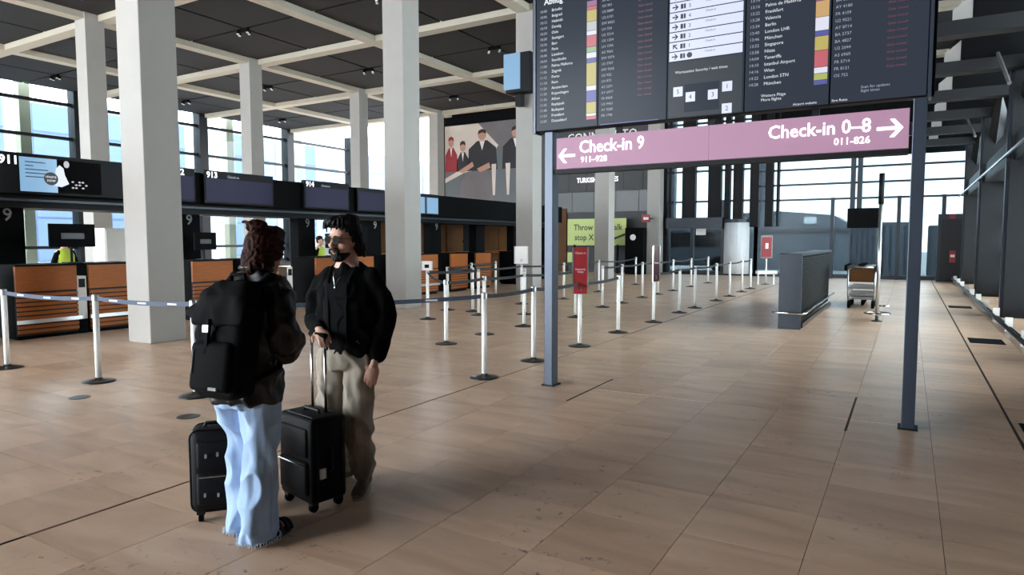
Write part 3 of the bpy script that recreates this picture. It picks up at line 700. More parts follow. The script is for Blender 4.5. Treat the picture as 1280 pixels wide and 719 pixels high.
# middle screen: white direction rows and a gate map
for i in range(9):
    z = 4.13 - i*0.092
    r_ = bx('direction_row', 'screen_white', scrs[2], SX[2]+.02, SX[3]-.02, -0.0125, -0.0112, z-0.083, z)
    ax, az = SX[2]+.075, z-0.042
    ang = R(135) if i == 7 else 0
    def rot(p): return (p[0]*cos(ang)-p[1]*sin(ang), p[0]*sin(ang)+p[1]*cos(ang))
    MB().prism([rot(p) for p in ((-.03,.006),(.008,.006),(-.008,.024),(.002,.027),(.03,0),(.002,-.027),(-.008,-.024),(.008,-.006),(-.03,-.006))], (ax, -0.0128, az), (1,0,0), (0,0,1), (0,-.001,0)).build('row_arrow', 'screen_ink', r_)
    bx('row_icon', 'screen_ink', r_, ax+.05, ax+.075, -.0138, -.0128, az-.022, az+.022); bx('row_icon', 'screen_ink', r_, ax+.08, ax+.098, -.0138, -.0128, az-.022, az+.022)
    if i < 8: text('row_number', str(max(1, 8-i)) if i < 7 else '1', 0.05, 'screen_ink', r_, (ax+.125, -.0132, az-.018), depth=.0004)
    else: MB().prism(oval(ax+.14, az, .026, .026), (0, -.0132, 0), (1,0,0), (0,0,1), (0,-.001,0)).build('row_dot', 'screen_ink', r_)
    text('row_lettering', 'Check-in', 0.026, 'screen_ink', r_, (SX[2]+.36, -.0132, z-.034), depth=.0004)
mp_ = bx('gate_map', 'screen_grey', scrs[2], SX[2]+.02, SX[3]-.02, -0.0122, -0.0110, 2.78, 3.30)
text('map_lettering', 'Wartezeiten Security / wait times', 0.036, 'screen_text', mp_, (SX[2]+.08, -.013, 3.19), depth=.0004)
for i, (x, z, t) in enumerate(((.11, 3.02, '5'), (.23, 2.96, '4'), (.44, 2.96, '3'), (.57, 3.02, '1'), (.57, 2.82, '2'))):
    q_ = bx('map_tile', 'screen_white', mp_, SX[2]+x-.045, SX[2]+x+.045, -.0138, -.0125, z-.045, z+.045)
    text('map_number', t, 0.06, 'screen_ink', q_, (SX[2]+x, -.0143, z-.02), align='CENTER', depth=.0004)
bx('map_area', 'screen_dark', mp_, SX[2]+.17, SX[2]+.5, -.0128, -.0124, 2.82, 3.08)
tag(bd, 'large departure board of five upright screens on two dark posts', 'board')

sg = empty('direction_sign', (0, BY+0.06, 0))
bx('panel', 'sign_pink', sg, -3.285, -1.672, 0, 0.05, 2.365, 2.69); bx('panel', 'sign_pink', sg, -1.668, -0.03, 0, 0.05, 2.365, 2.69)
bx('under_rail', 'black_metal', sg, -3.3, -0.03, 0.0, 0.12, 2.315, 2.36); bx('end_arm', 'post_blue', sg, -0.03, 0.0, 0.03, 0.08, 2.47, 2.58)
ARW = ((-.095,.014),(.05,.014),(.0,.075),(.036,.075),(.1,0),(.036,-.075),(.0,-.075),(.05,-.014),(-.095,-.014))
MB().prism([(-a, b) for a, b in ARW], (-3.16, -0.002, 2.50), (1,0,0), (0,0,1), (0,-.004,0)).build('arrow', 'sign_white', sg)
MB().prism(ARW, (-0.17, -0.002, 2.535), (1,0,0), (0,0,1), (0,-.004,0)).build('arrow', 'sign_white', sg)
text('lettering', 'Check-in 9', 0.18, 'sign_white', sg, (-3.02, -.003, 2.52), bold=0.002, sx=0.90)
text('lettering', '911–928', 0.085, 'sign_white', sg, (-3.00, -.003, 2.42), bold=0.001)
text('lettering', 'Check-in 0–8', 0.165, 'sign_white', sg, (-0.305, -.003, 2.52), align='RIGHT', bold=0.002, sx=0.93)
text('lettering', '011-826', 0.085, 'sign_white', sg, (-0.31, -.003, 2.425), align='RIGHT', bold=0.001)
tag(sg, 'long pink check-in direction sign with white arrows below the screens', 'sign')

# ================================================================== BELT POSTS
PH = 1.0
me_post = MB().tube([(0,0,0.02),(0,0,PH-.07)], 0.032, 14).mesh('post', 'white_post', True)
me_head = MB().lathe([(0.034, PH-.075), (0.036, PH-.07), (0.036, PH-.01), (0.028, PH)], n=14).mesh('head', 'steel', False)
me_base = MB().lathe([(0.175, 0.0), (0.175, 0.008), (0.13, 0.02), (0.045, 0.032), (0.034, 0.05)], n=24).mesh('base', 'base_dark', True)
SP = {}
def belt_post(key, x, y, label):
    t = empty('belt_post', (x, y, 0)); SP[key] = t
    link('post', me_post, t); link('head', me_head, t); link('base', me_base, t)
    tag(t, label, 'belt post', 'queue belt posts')
    return t
FRONT = [(-4.23,6.53),(-4.26,7.78),(-4.25,9.22),(-4.31,10.94),(-4.26,12.68),(-4.33,14.64),(-4.33,15.88),(-4.36,18.07),(-4.38,19.69),(-4.42,21.56),(-4.47,23.12)]
for k, p in enumerate(FRONT): belt_post('f%d' % k, *p, 'white belt post, %s from the camera in the long front queue row' % ORD[k])
MID = [(-6.14,8.39),(-6.21,9.59),(-6.15,10.86),(-5.95,12.69),(-6.30,14.96),(-6.28,16.18),(-6.4,18.05),(-6.39,19.37),(-6.42,20.97),(-6.45,23.13),(-6.45,25.41)]
for k, p in enumerate(MID): belt_post('m%d' % k, *p, 'white belt post, %s from the camera in the middle queue row' % ORD[k])
BACK = [(-8.42,10.88),(-8.45,12.57),(-8.4,14.70),(-8.1,16.52),(-8.3,19.4),(-8.48,23.2)]
for k, p in enumerate(BACK): belt_post('b%d' % k, *p, 'white belt post, %s from the camera in the rear queue row' % ORD[k])
EXTRA = [(-9.14,12.56),(-7.93,12.02),(-7.15,12.66),(-10.3,15.27),(-10.4,16.68)]
for k, (p, t) in enumerate(zip(EXTRA, ('beside the tall column behind the man', 'between the rear row and middle row', 'left of the front post with the paper sign', 'far back near the orange counters', 'farthest back near the orange counters'))): belt_post('e%d' % k, *p, 'white belt post ' + t)
LEFT = [(-9.77,3.99),(-7.91,4.12),(-6.3,4.24)]
for k, (p, t) in enumerate(zip(LEFT, ('at the left image edge', 'left of the nearest column', 'beside the woman with the backpack'))): belt_post('l%d' % k, *p, 'white belt post ' + t)
def belt(a, b, m='belt_black', z=PH-0.045, prints=False):
    A, B = SP[a], SP[b]; d = B.location - A.location; L = d.length; n = max(2, int(L/0.15))
    q = MB(); u = d.normalized(); w = Vector((-u.y, u.x, 0))*0.0015
    vs = []; fs = []
    for i in range(n+1):
        t = i/n; p = d*t + Vector((0,0,z - 0.03*L/2*4*t*(1-t)))
        if i == 0: p += u*0.035
        if i == n: p -= u*0.035
        for s, h in ((-1,-.024),(1,-.024),(1,.024),(-1,.024)): vs.append(p + w*s + Vector((0,0,h)))
    for i in range(n):
        o = i*4
        for k in range(4): fs.append((o+k, o+(k+1)%4, o+4+(k+1)%4, o+4+k))
    fs += [(3,2,1,0), (n*4, n*4+1, n*4+2, n*4+3)]
    q.add(vs, fs); bl = q.build('belt', m, A)
    if prints:
        for t in (0.2, 0.5, 0.8):
            c = d*t + Vector((0,0,z - 0.03*L/2*4*t*(1-t))); r_ = MB()
            r_.prism([(-.07,-.009),(.07,-.009),(.07,.009),(-.07,.009)], c + Vector((u.y,-u.x,0))*0.002, u, (0,0,1), Vector((u.y,-u.x,0))*0.0012).build('belt_print', 'belt_print', bl)
for a, b in (('l0','l1'),('l1','l2'),('l2','f0')): belt(a, b, 'belt_blue', prints=True)
for a, b in (('f0','f1'),('f1','f2'),('f2','f3'),('f4','f5'),('f5','f6'),('f6','f7'),('f7','f8'),('f8','f9'),('f9','f10')): belt(a, b)
for k in range(10):
    if k != 3: belt('m%d' % k, 'm%d' % (k+1))
for k in range(5): belt('b%d' % k, 'b%d' % (k+1))
for a, b in (('b0','m0'),('e1','b0'),('m2','e2'),('e0','e1'),('e3','e4'),('e0','e3')): belt(a, b)
# panels carried by some posts
def panel_sign(key, m, label, z0, z1, w, face=(0.5,-0.86), txt=None, frame='steel'):
    P = SP[key].location; rz = math.atan2(face[1], face[0]) + pi/2
    t = empty('queue_sign', (P.x, P.y, 0), rz)
    bx('panel', m, t, -w/2, w/2, -0.05, -0.038, z0, z1); bx('side_frame', frame, t, -w/2-.022, -w/2, -.056, -.034, z0, z1); bx('side_frame', frame, t, w/2, w/2+.022, -.056, -.034, z0, z1)
    bx('clamp', 'steel', t, -.03, .03, -.05, -.033, z0+.05, z0+.12)
    if txt:
        for s, size, z in txt: text('lettering', s, size, 'white_paper', t, (0, -.051, z), align='CENTER', depth=.0005)
    tag(t, label, 'sign', 'queue signs')
panel_sign('f2', 'red_sign', 'tall red sign panel on the third front belt post', 0.80, 1.5, 0.20, txt=(('Check-in', .045, 1.40), ('Economy\nClass', .04, 1.16)))
panel_sign('f4', 'dark_red_sign', 'tall dark red sign panel on the fifth front belt post', 0.80, 1.5, 0.22, face=(0.98,-0.2), txt=(('Priority', .05, 1.15),))
panel_sign('b0', 'white_paper', 'small white sign with a dark square on the rear belt post', 1.0, 1.19, 0.2); bx('pictogram', 'black_matte', bpy.data.objects['queue_sign.002'], -.05, .04, -.0525, -.05, 1.05, 1.12)
panel_sign('b2', 'white_paper', 'white paper sign on a belt post left of the departure board', 1.02, 1.46, 0.33, txt=None)
rs_ = empty('red_sign_stand', (-4.43, 25.65, 0), R(25))
link('post', me_post, rs_); link('base', me_base, rs_); bx('panel', 'red_sign', rs_, -.17, .17, -.05, -.03, 1.0, 1.72, ch=.01); bx('frame', 'pale_grey', rs_, -.21, .21, -.03, -.01, 0.95, 1.78, ch=.02)
bx('pictogram', 'white_paper', rs_, -.05, .05, -.056, -.05, 1.3, 1.5); bx('tray', 'white_paint', rs_, -.35, .35, -.2, .1, 0.38, 0.5, ch=.02); bx('tray_leg', 'white_paint', rs_, -.3, -.25, -.05, .0, 0, .4); bx('tray_leg', 'white_paint', rs_, .25, .3, -.05, .0, 0, .4)
tag(rs_, 'red sign on a white stand at the far end of the queue', 'sign')

# ================================================================== PARTITION BOX, POLE, TROLLEYS
bp_ = empty('trolley_partition', (-2.0, 12.9, 0))
bx('end_panel', 'anthracite', bp_, 0, 0.38, 0, 0.08, 0.0, 1.36, ch=.008); bx('side_panel', 'black_matte', bp_, 0.04, 0.34, 0.08, 5.2, 0.12, 1.32)
bx('cap', 'anthracite', bp_, 0.0, 0.38, 0.02, 5.25, 1.32, 1.36)
for i in range(26): bx('louvre', 'black_metal', bp_, 0.34, 0.352, 0.15, 5.15, 0.2+i*.042, 0.222+i*.042)
MB().tube([(-.08, .25, .3), (-.08,-.06,.3), (-.04,-.1,.3), (.42,-.1,.3), (.46,-.06,.3), (.46,5.3,.3)], 0.022, 10).build('bumper_bar', 'chrome', bp_, smooth=True)
bx('kick_plate', 'base_dark', bp_, 0.36, 0.40, 0.1, 5.2, 0.02, 0.1)
tag(bp_, 'black louvred partition with a chrome bumper bar right of the queue', 'partition')
sp_ = empty('steel_pole', (-0.49, 15.0, 0))
MB().tube([(0,0,0),(0,0,2.3)], 0.035, 14).build('pole', 'steel', sp_, smooth=True); MB().tube([(0,0,2.3),(0,0,2.9)], 0.05, 14).build('top_sleeve', 'black_metal', sp_, smooth=True)
ring = [(0.22*cos(2*pi*k/20), 0.22*sin(2*pi*k/20), 0.16) for k in range(21)]
MB().tube(ring, 0.02, 8).build('ring', 'chrome', sp_, smooth=True)
MB().tube([(0,.35,.3),(0,.1,.3),(.2,.1,.3)], 0.02, 8).build('guard', 'chrome', sp_, smooth=True)
MB().lathe([(.1,0),(.1,.015),(.05,.03)]).build('base', 'base_dark', sp_); bx('sleeve_link', 'steel', sp_, -.2, .2, -.015, .015, .14, .17)
tag(sp_, 'tall steel pole with a dark top between the posts and trolleys', 'pole')
def trolley(x, y, label):
    t = empty('luggage_trolley', (x, y, 0), R(0))
    for s in (-1, 1):
        MB().tube([(s*.28,0,.98),(s*.28,.06,.5),(s*.27,.1,.2),(s*.24,.9,.14)], 0.02, 8).build('side_tube', 'steel', t, smooth=True)
        bx('grip_end', 'black_matte', t, s*.33-.03, s*.33+.03, -.05, .05, .88, 1.02)
        MB().tube([(s*.25-.03,.05,.09),(s*.25+.03,.05,.09)], 0.09, 14).build('wheel', 'black_matte', t)
    MB().tube([(0-.03,.85,.08),(.03,.85,.08)], 0.08, 14).build('wheel', 'black_matte', t)
    MB().tube([(-.33,0,.97),(.33,0,.97)], 0.025, 10).build('handle', 'steel', t, smooth=True); bx('brake_lever', 'black_matte', t, -.07, .07, -.03, .03, 1.0, 1.05)
    bx('ad_panel', 'wood_brown', t, -.26, .26, .02, .04, .62, .92); bx('cross_bar', 'steel', t, -.27, .27, .06, .09, .45, .5); bx('deck', 'steel', t, -.26, .26, .1, .9, .2, .23); bx('cross_bar', 'steel', t, -.27, .27, .02, .05, .3, .34)
    tag(t, label, 'luggage trolley', 'nested luggage trolleys'); return t
for k in range(4): trolley(-0.93, 17.7 + 0.42*k, 'steel luggage trolley, %s in the nested row behind the pole' % ORD[k])

# ================================================================== LUGGAGE
def suitcase(name, loc, rz, w, d, h_, label, handle_top, tubes, style):
    t = empty(name, loc, rz); zb = 0.055
    b_ = MB().box(-w/2, w/2, -d/2, d/2, zb, h_, ch=0.045 if style == 'round' else 0.028).build('shell', 'suitcase_black', t, smooth=True)
    # piping seams front and back
    for y in (-d/2+.035, d/2-.035):
        e = 0.004; r = 0.05; pts = []
        for (cx, cz, a0) in ((w/2-r, h_-r, 0), (-w/2+r, h_-r, 90), (-w/2+r, zb+r, 180), (w/2-r, zb+r, 270)):
            for k in range(5): a = R(a0+22.5*k); pts.append((cx+(r+e)*cos(a)*.92, y, cz+(r+e)*sin(a)*.92))
        pts.append(pts[0]); MB().tube(pts, 0.006, 6).build('piping', 'suitcase_trim', t, smooth=True)
    # front pockets
    pk = MB().box(-w/2+.035, w/2-.035, -d/2-.022, -d/2+.02, zb+.05, zb+(h_-zb)*.5, ch=.02).build('front_pocket', 'suitcase_black', t, smooth=True)
    MB().tube([(-w/2+.04, -d/2-.024, zb+(h_-zb)*.5-.02), (w/2-.05, -d/2-.024, zb+(h_-zb)*.5-.02)], 0.0045, 6).build('zip', 'chrome', pk)
    MB().box(-w/2+.04, w/2-.04, -d/2-.014, -d/2+.02, zb+(h_-zb)*.54, h_-.06, ch=.016).build('front_pocket', 'suitcase_black', t, smooth=True)
    # handles
    MB().tube([(-.08, 0, h_-.005), (-.07, 0, h_+.02), (.07, 0, h_+.02), (.08, 0, h_-.005)], 0.011, 8).build('top_handle', 'suitcase_trim', t, smooth=True)
    MB().tube([(w/2-.003, 0, h_*.42), (w/2+.016, 0, h_*.45), (w/2+.016, 0, h_*.65), (w/2-.003, 0, h_*.68)], 0.009, 8).build('side_handle', 'suitcase_trim', t, smooth=True)
    bx('luggage_tag', 'white_paper', t, w/2+.001, w/2+.005, -d*.30, -d*.12, h_*.36, h_*.47)
    for sx in (-1, 1):
        for sy in (-1, 1):
            f = MB().box(sx*(w/2-.05)-.022, sx*(w/2-.05)+.022, sy*(d/2-.035)-.022, sy*(d/2-.035)+.022, .045, .075).build('caster', 'suitcase_trim', t)
            x, y = sx*(w/2-.05), sy*(d/2-.035)
            MB().tube([(x-.012, y, .028), (x+.012, y, .028)], 0.028, 14).build('wheel', 'black_matte', f)
    if tubes:
        hd = empty('pull_handle'); hd.parent = t
        for s in (-1, 1): MB().tube([(s*tubes/2, d*.22, h_-.02), (s*tubes/2, d*.22, handle_top)], 0.0095, 8).build('tube', 'chrome', hd, smooth=True)
        MB().tube([(-tubes/2-.012, d*.22, handle_top), (tubes/2+.012, d*.22, handle_top)], 0.015, 10).build('grip', 'black_matte', hd, smooth=True)
    if style == 'round':
        for (x, z) in ((-.06, h_*.74), (0, h_*.75), (.06, h_*.74), (-.07, h_*.32), (0, h_*.31), (.06, h_*.33)):
            MB().box(x-.006, x+.006, -d/2-.03, -d/2-.014, z-.012, z+.012, ch=.003).build('zip_pull', 'steel', t)
        MB().box(-w/2-.012, -w/2+.01, -.01, .01, h_*.3, h_*.42, ch=.004).build('foot_stud', 'steel', t)
    tag(t, label, 'suitcase', 'black suitcases')
    return t
sc1 = suitcase('suitcase', (-3.09, 2.84, 0), R(-11), 0.37, 0.24, 0.565, 'black upright suitcase with raised chrome handle held by the man', 1.03, 0.145, 'square')
sc2 = suitcase('suitcase', (-3.42, 2.44, 0), R(48), 0.30, 0.22, 0.53, 'smaller rounded black suitcase left of the woman', 0, 0, 'round')

# ================================================================== PEOPLE
def ring_at(c, rx, ry, n=20, sq=1.0):
    out = []
    for k in range(n):
        a = 2*pi*k/n; ca, sa = cos(a), sin(a)
        out.append((c[0] + rx*math.copysign(abs(ca)**sq, ca), c[1] + ry*math.copysign(abs(sa)**sq, sa), c[2]))
    return out
def stack(mb, rows, sq=1.0): mb.rings([ring_at((r[0], r[1], r[2]), r[3], r[4], sq=sq) for r in rows])
def limb(mb, pts, rad, n=14, sub=4):
    """tapered tube through joints, Catmull-Rom smoothed"""
    P = [Vector(p) for p in pts]; out = []; rr = []
    for i in range(len(P)-1):
        p0 = P[max(i-1,0)]; p1 = P[i]; p2 = P[i+1]; p3 = P[min(i+2, len(P)-1)]
        for k in range(sub):
            t = k/sub
            out.append(0.5*((2*p1) + (p2-p0)*t + (2*p0-5*p1+4*p2-p3)*t*t + (3*p1-p0-3*p2+p3)*t*t*t)); rr.append(rad[i]*(1-t)+rad[i+1]*t)
    out.append(P[-1]); rr.append(rad[-1]); mb.tube(out, rr, n)
    mb.ell(out[0], (rr[0],)*3, nu=10, nv=8); mb.ell(out[-1], (rr[-1],)*3, nu=10, nv=8)
def hand(mb, wrist, d, n, side, curls=(25,25,25,25), thumb=1.0, sc=1.0):
    w = Vector(wrist); d = Vector(d).normalized(); n = Vector(n); n = (n - d*n.dot(d)).normalized(); s = d.cross(n)*side
    M = Matrix((s, d, n)).transposed()
    mb.ell(w + d*.052*sc, (.041*sc, .052*sc, .017*sc), M); mb.tube([w - d*.03, w + d*.03], [.027*sc, .028*sc], 12, flat=.8)
    for i, (off, L) in enumerate(((.031,.070),(.011,.080),(-.010,.075),(-.030,.058))):
        p = w + d*(.088 - abs(off)*.25)*sc + s*off*sc; a = 0; pts = [p - d*.02*sc]; pts.append(p)
        for seg in (.45,.32,.23):
            a += R(curls[i]); dd = d*cos(a) + n*sin(a); p = p + dd*L*seg*sc; pts.append(p)
        mb.tube(pts, [.0095*sc,.0095*sc,.0088*sc,.0082*sc,.0066*sc], 8)
        mb.ell(pts[-1], (.0066*sc,)*3, nu=8, nv=6)
    p = w + d*.022*sc + s*.03*sc; q = p + (s*.75 + d*.75 + n*.25*thumb).normalized()*.04*sc; q2 = q + (s*.2 + d*.9 + n*.4*thumb).normalized()*.032*sc
    mb.tube([p, q, q2], [.014*sc,.0115*sc,.0085*sc], 8); mb.ell(q2, (.0085*sc,)*3, nu=8, nv=6)
def head_parts(mb, T):
    """T maps head space (face +Y, centre of skull at 0) to body space"""
    h = MB()
    h.ell((0,-.012,.035), (.076,.096,.088))
    h.rings([ring_at((0,cy,z), rx, ry) for z,cy,rx,ry in ((-.118,.058,.018,.016),(-.108,.052,.034,.03),(-.09,.04,.046,.045),(-.06,.024,.056,.062),(-.03,.012,.062,.075),(.0,.006,.067,.086),(.04,.0,.072,.09))])
    h.tube([(0,.088,.028),(0,.100,.0),(0,.112,-.022),(0,.098,-.034)], [.008,.010,.0145,.011], 10)
    for s in (-1,1):
        h.ell((s*.012,.098,-.028), (.008,.009,.007), nu=8, nv=6)
        h.ell((s*.077,-.008,-.008), (.010,.024,.034), nu=10, nv=8)
        h.ell((s*.034,.076,.032), (.03,.014,.009), nu=10, nv=6)
        h.ell((s*.042,.06,-.02), (.024,.02,.022), nu=10, nv=8)
    h.ell((0,.092,-.055), (.024,.011,.008), nu=10, nv=6); h.ell((0,.089,-.068), (.02,.011,.008), nu=10, nv=6)
    h.tube([(0,-.03,.0),(0,-.035,-.1),(0,-.05,-.2)], [.058,.056,.064], 16)
    mb.add([T @ Vector(v) for v in h.v], h.f)
def tmb(mb, T):
    mb.v = [tuple(T @ Vector(v)) for v in mb.v]; return mb
def shoe(par, ankle, ang, m_up, m_sole, L=.28, W=.095):
    T = Matrix.Translation((ankle[0], ankle[1], 0)) @ Matrix.Rotation(ang, 4, 'Z')
    q = MB()
    def sec(y, w, z0, z1): return [(w*cos(a)*(1 if sin(a) > -0.2 else 1), y, (z0+z1)/2 + (z1-z0)/2*sin(a)) for a in [2*pi*k/14 for k in range(14)]]
    q.rings([sec(y*L-.09, w*W, .012, z) for y, w, z in ((0,.28,.05),(.04,.38,.10),(.2,.42,.115),(.36,.42,.11),(.55,.46,.085),(.75,.52,.065),(.92,.44,.052),(1.0,.24,.04))])
    q.tube([(0,-.01,.07),(0,-.02,.125)], [.05,.048], 12)
    o = remesh('shoe', tmb(q, T), 0.007, m_up, par, 3)
    s_ = MB(); out = []
    for k in range(24):
        a = 2*pi*k/24; y = -cos(a)*L/2 + L/2 - .09; w = W*.5*(abs(sin(a))**.75)*(.86 + .22*(y+.09)/L); out.append((math.copysign(w, sin(a)) if abs(sin(a)) > 1e-6 else 0, y))
    s_.prism(out, (0,0,0), (1,0,0), (0,1,0), (0,0,.026)); tmb(s_, T).build('sole', m_sole, o)
    return o

# ---------------------------------------------------------------- the man
man = empty('person', (-3.035, 3.10, 0), R(196.4))
HT = Matrix.Translation((0.0, 0.035, 1.60)) @ Matrix.Rotation(R(-14), 4, 'Z') @ Matrix.Rotation(R(-3), 4, 'X')
b = MB(); head_parts(b, HT)
stack(b, [(0,0,.84,.155,.10),(0,0,.95,.16,.105),(0,0,1.08,.14,.095),(0,0,1.25,.16,.105),(0,0,1.36,.15,.085),(0,-.01,1.41,.11,.06),(0,-.01,1.48,.06,.055)])
RA = [(.155,-.01,1.36),(.240,-.055,1.13),(.125,.120,1.045)]
LA = [(-.155,-.01,1.36),(-.232,-.05,1.13),(-.212,.05,.865)]
limb(b, RA, [.045,.036,.027]); limb(b, LA, [.045,.036,.027])
RL = [(.095,0,.90),(.125,-.015,.50),(.135,-.13,.10)]; LL = [(-.095,0,.90),(-.085,.03,.50),(-.085,-.03,.10)]
limb(b, RL, [.085,.06,.042]); limb(b, LL, [.085,.06,.042])
for (x, y, z) in (RL[2], LL[2]): b.ell((x, y+.04, .05), (.032,.09,.026))
hand(b, (.115,.135,1.05), (-.45,.5,-.2), (-.15,-.2,-1), -1, (24,27,32,36), 1.0, 1.05)
hand(b, (-.209,.06,.845), (.18,.22,-1), (.35,-.9,.1), -1, (14,16,20,24), 1.0, 1.08)
body = remesh('body', b, 0.0055, 'skin', man, 3)
# lips, eyes, glasses, beard, hair
MB().ell((0,.101,-.058), (.02,.006,.006), nu=10, nv=6); q = MB().ell((0,.100,-.061), (.019,.007,.0065), nu=10, nv=6); tmb(q, HT).build('lips', 'lips', man, smooth=True)
q = MB()
q.rings([ring_at((0,cy,z), rx, ry) for z,cy,rx,ry in ((-.126,.058,.022,.02),(-.114,.05,.04,.036),(-.092,.038,.053,.051),(-.072,.026,.058,.063))])
q.ell((0,.096,-.046), (.032,.012,.009)); q.ell((.028,.088,-.06), (.012,.012,.02)); q.ell((-.028,.088,-.06), (.012,.012,.02))
beard = tmb(q, HT)
br = remesh('beard', beard, 0.005, 'hair_black', man, 2, disp=.003, dscale=60)
q = MB()
q.ell((0,-.034,.062), (.086,.100,.088)); q.ell((0,-.065,-.01), (.08,.062,.10)); q.ell((.01,.012,.112), (.068,.07,.046)); q.ell((-.03,-.03,.122),(.06,.07,.042))
for s in (-1,1): q.ell((s*.080,-.032,.012), (.016,.045,.062)); q.ell((s*.076,-.06,-.05), (.022,.035,.05))
for i in range(24):
    a = -1.6 + 3.0*i/23; x0 = .072*sin(a); y0 = .012 + .06*cos(a); lift = .03*max(0, 1-abs(a-.1)*1.1)
    q.tube([(x0*.4-.02, y0*.2, .150), (x0*.8-.008, y0+.012, .132), (x0*1.12+.012*sin(i*2.1)+.004, y0+.024, .104+lift*.7+.012*sin(i*3.7)), (x0*1.25+.018*sin(i*1.7)+.016, y0+.016, .078+lift+.024*sin(i*2.3))], [.012,.012,.008,.003], 6)
for i in range(14):
    a = R(100+160*i/13); q.tube([(.08*sin(a), .085*cos(a)-.02, .04), (.098*sin(a), .1*cos(a)-.03, -.03), (.1*sin(a)+.006*sin(i*3), .105*cos(a)-.035, -.085-.02*sin(i*2.2))], [.02,.018,.006], 7)
remesh('hair', tmb(q, HT), 0.005, 'hair_black', man, 2, disp=.005, dscale=45, dstretch=(1,1,.35))
gl = MB()
for s in (-1,1): gl.tube([(s*.032,.098,.012),(s*.032,.103,.012)], .024, 20)
g_ = tmb(gl, HT).build('sunglasses', 'lens_black', man, smooth=False)
fr = MB()
for s in (-1,1):
    fr.tube([(s*.032+.0245*cos(2*pi*k/20), .1015, .012+.0245*sin(2*pi*k/20)) for k in range(21)], .0022, 6); fr.tube([(s*.056,.1,.018),(s*.076,.07,.016),(s*.082,-.01,.012)], .002, 6)
fr.tube([(-.01,.104,.016),(0,.108,.019),(.01,.104,.016)], .002, 6); tmb(fr, HT).build('frame', 'gold', g_, smooth=True)
# trousers
q = MB()
stack(q, [(0,0,.80,.165,.115),(0,0,.86,.172,.122),(0,0,.93,.172,.12),(0,0,.99,.165,.112)])
limb(q, [(.093,.005,.86),(.12,0.0,.52),(.13,-.10,.22),(.13,-.12,.13)], [.102,.085,.075,.068]); limb(q, [(-.093,.005,.86),(-.085,.035,.52),(-.083,.0,.22),(-.085,-.025,.125)], [.102,.085,.077,.064])
remesh('trousers', q, 0.008, 'chino', man, 3, disp=.014, dscale=10, dstretch=(1,1,.7))
shoe(man, (-.085,-.02,0), R(12), 'shoe_olive', 'sole_beige'); shoe(man, (.135,-.12,0), R(-22), 'shoe_olive', 'sole_beige')
# shirt, jacket
q = MB(); stack(q, [(0,0,.87,.168,.116),(0,.006,1.0,.165,.118),(0,.008,1.2,.17,.122),(0,.008,1.34,.16,.108),(0,-.004,1.405,.12,.082),(0,-.012,1.435,.085,.07)]); remesh('shirt', q, 0.009, 'shirt_black', man, 2, disp=.004, dscale=9)
MB().tube([(.078*cos(2*pi*k/24), -.006+.070*sin(2*pi*k/24), 1.438-.022*sin(2*pi*k/24)) for k in range(25)], .009, 8).build('shirt_collar', 'shirt_black', man, smooth=True)
q = MB()
stack(q, [(0,-.008,.85,.182,.118),(0,-.010,.90,.2,.132),(0,-.012,1.05,.205,.132),(0,-.010,1.2,.207,.132),(0,-.008,1.31,.20,.118),(0,-.012,1.38,.18,.10),(0,-.018,1.415,.14,.085),(0,-.026,1.445,.105,.074),(0,-.03,1.472,.086,.066)])
limb(q, [(.155,-.01,1.365),(.208,-.025,1.29),(.252,-.055,1.13),(.20,.03,1.08),(.145,.095,1.052)], [.066,.068,.062,.058,.048]); limb(q, [(-.155,-.01,1.365),(-.203,-.02,1.29),(-.24,-.05,1.13),(-.232,.0,1.0),(-.218,.035,.90)], [.062,.060,.054,.051,.045])
jk = remesh('jacket', q, 0.008, 'cloth_black', man, 3, disp=.014, dscale=8, dstretch=(1,1,.8))
# jacket opening: lapel edges and zip
for s in (-1,1): MB().tube([(s*.085,.03,1.435),(s*.072,.10,1.36),(s*.06,.128,1.2),(s*.06,.124,1.0),(s*.064,.118,.96)], [.014,.012,.010,.010,.010], 8).build('jacket_edge', 'cloth_black', jk, smooth=True)
MB().prism([(-.058,.93),(.058,.93),(.056,1.2),(.064,1.34),(-.064,1.34),(-.056,1.2)], (0,.122,0), (1,0,0), (0,0,1), (0,.006,0)).build('shirt_front', 'shirt_black', jk)
MB().ell((.012,.132,1.315),(.008,.004,.008),nu=8,nv=6).build('pendant', 'chrome', man, smooth=True)
MB().tube([(.07,.03,1.43),(.03,.115,1.38),(.012,.133,1.322),(-.01,.122,1.37),(-.07,.03,1.43)], .0015, 5).build('necklace', 'chrome', man)
for w_, d_ in (((-.214,.048,.872),.033),): MB().lathe([(.032,-.008),(.035,0),(.032,.008)], w_, 16).build('bracelet', 'black_matte', man)
tag(man, 'man in black jacket, beige trousers and round sunglasses holding a suitcase handle', 'person')

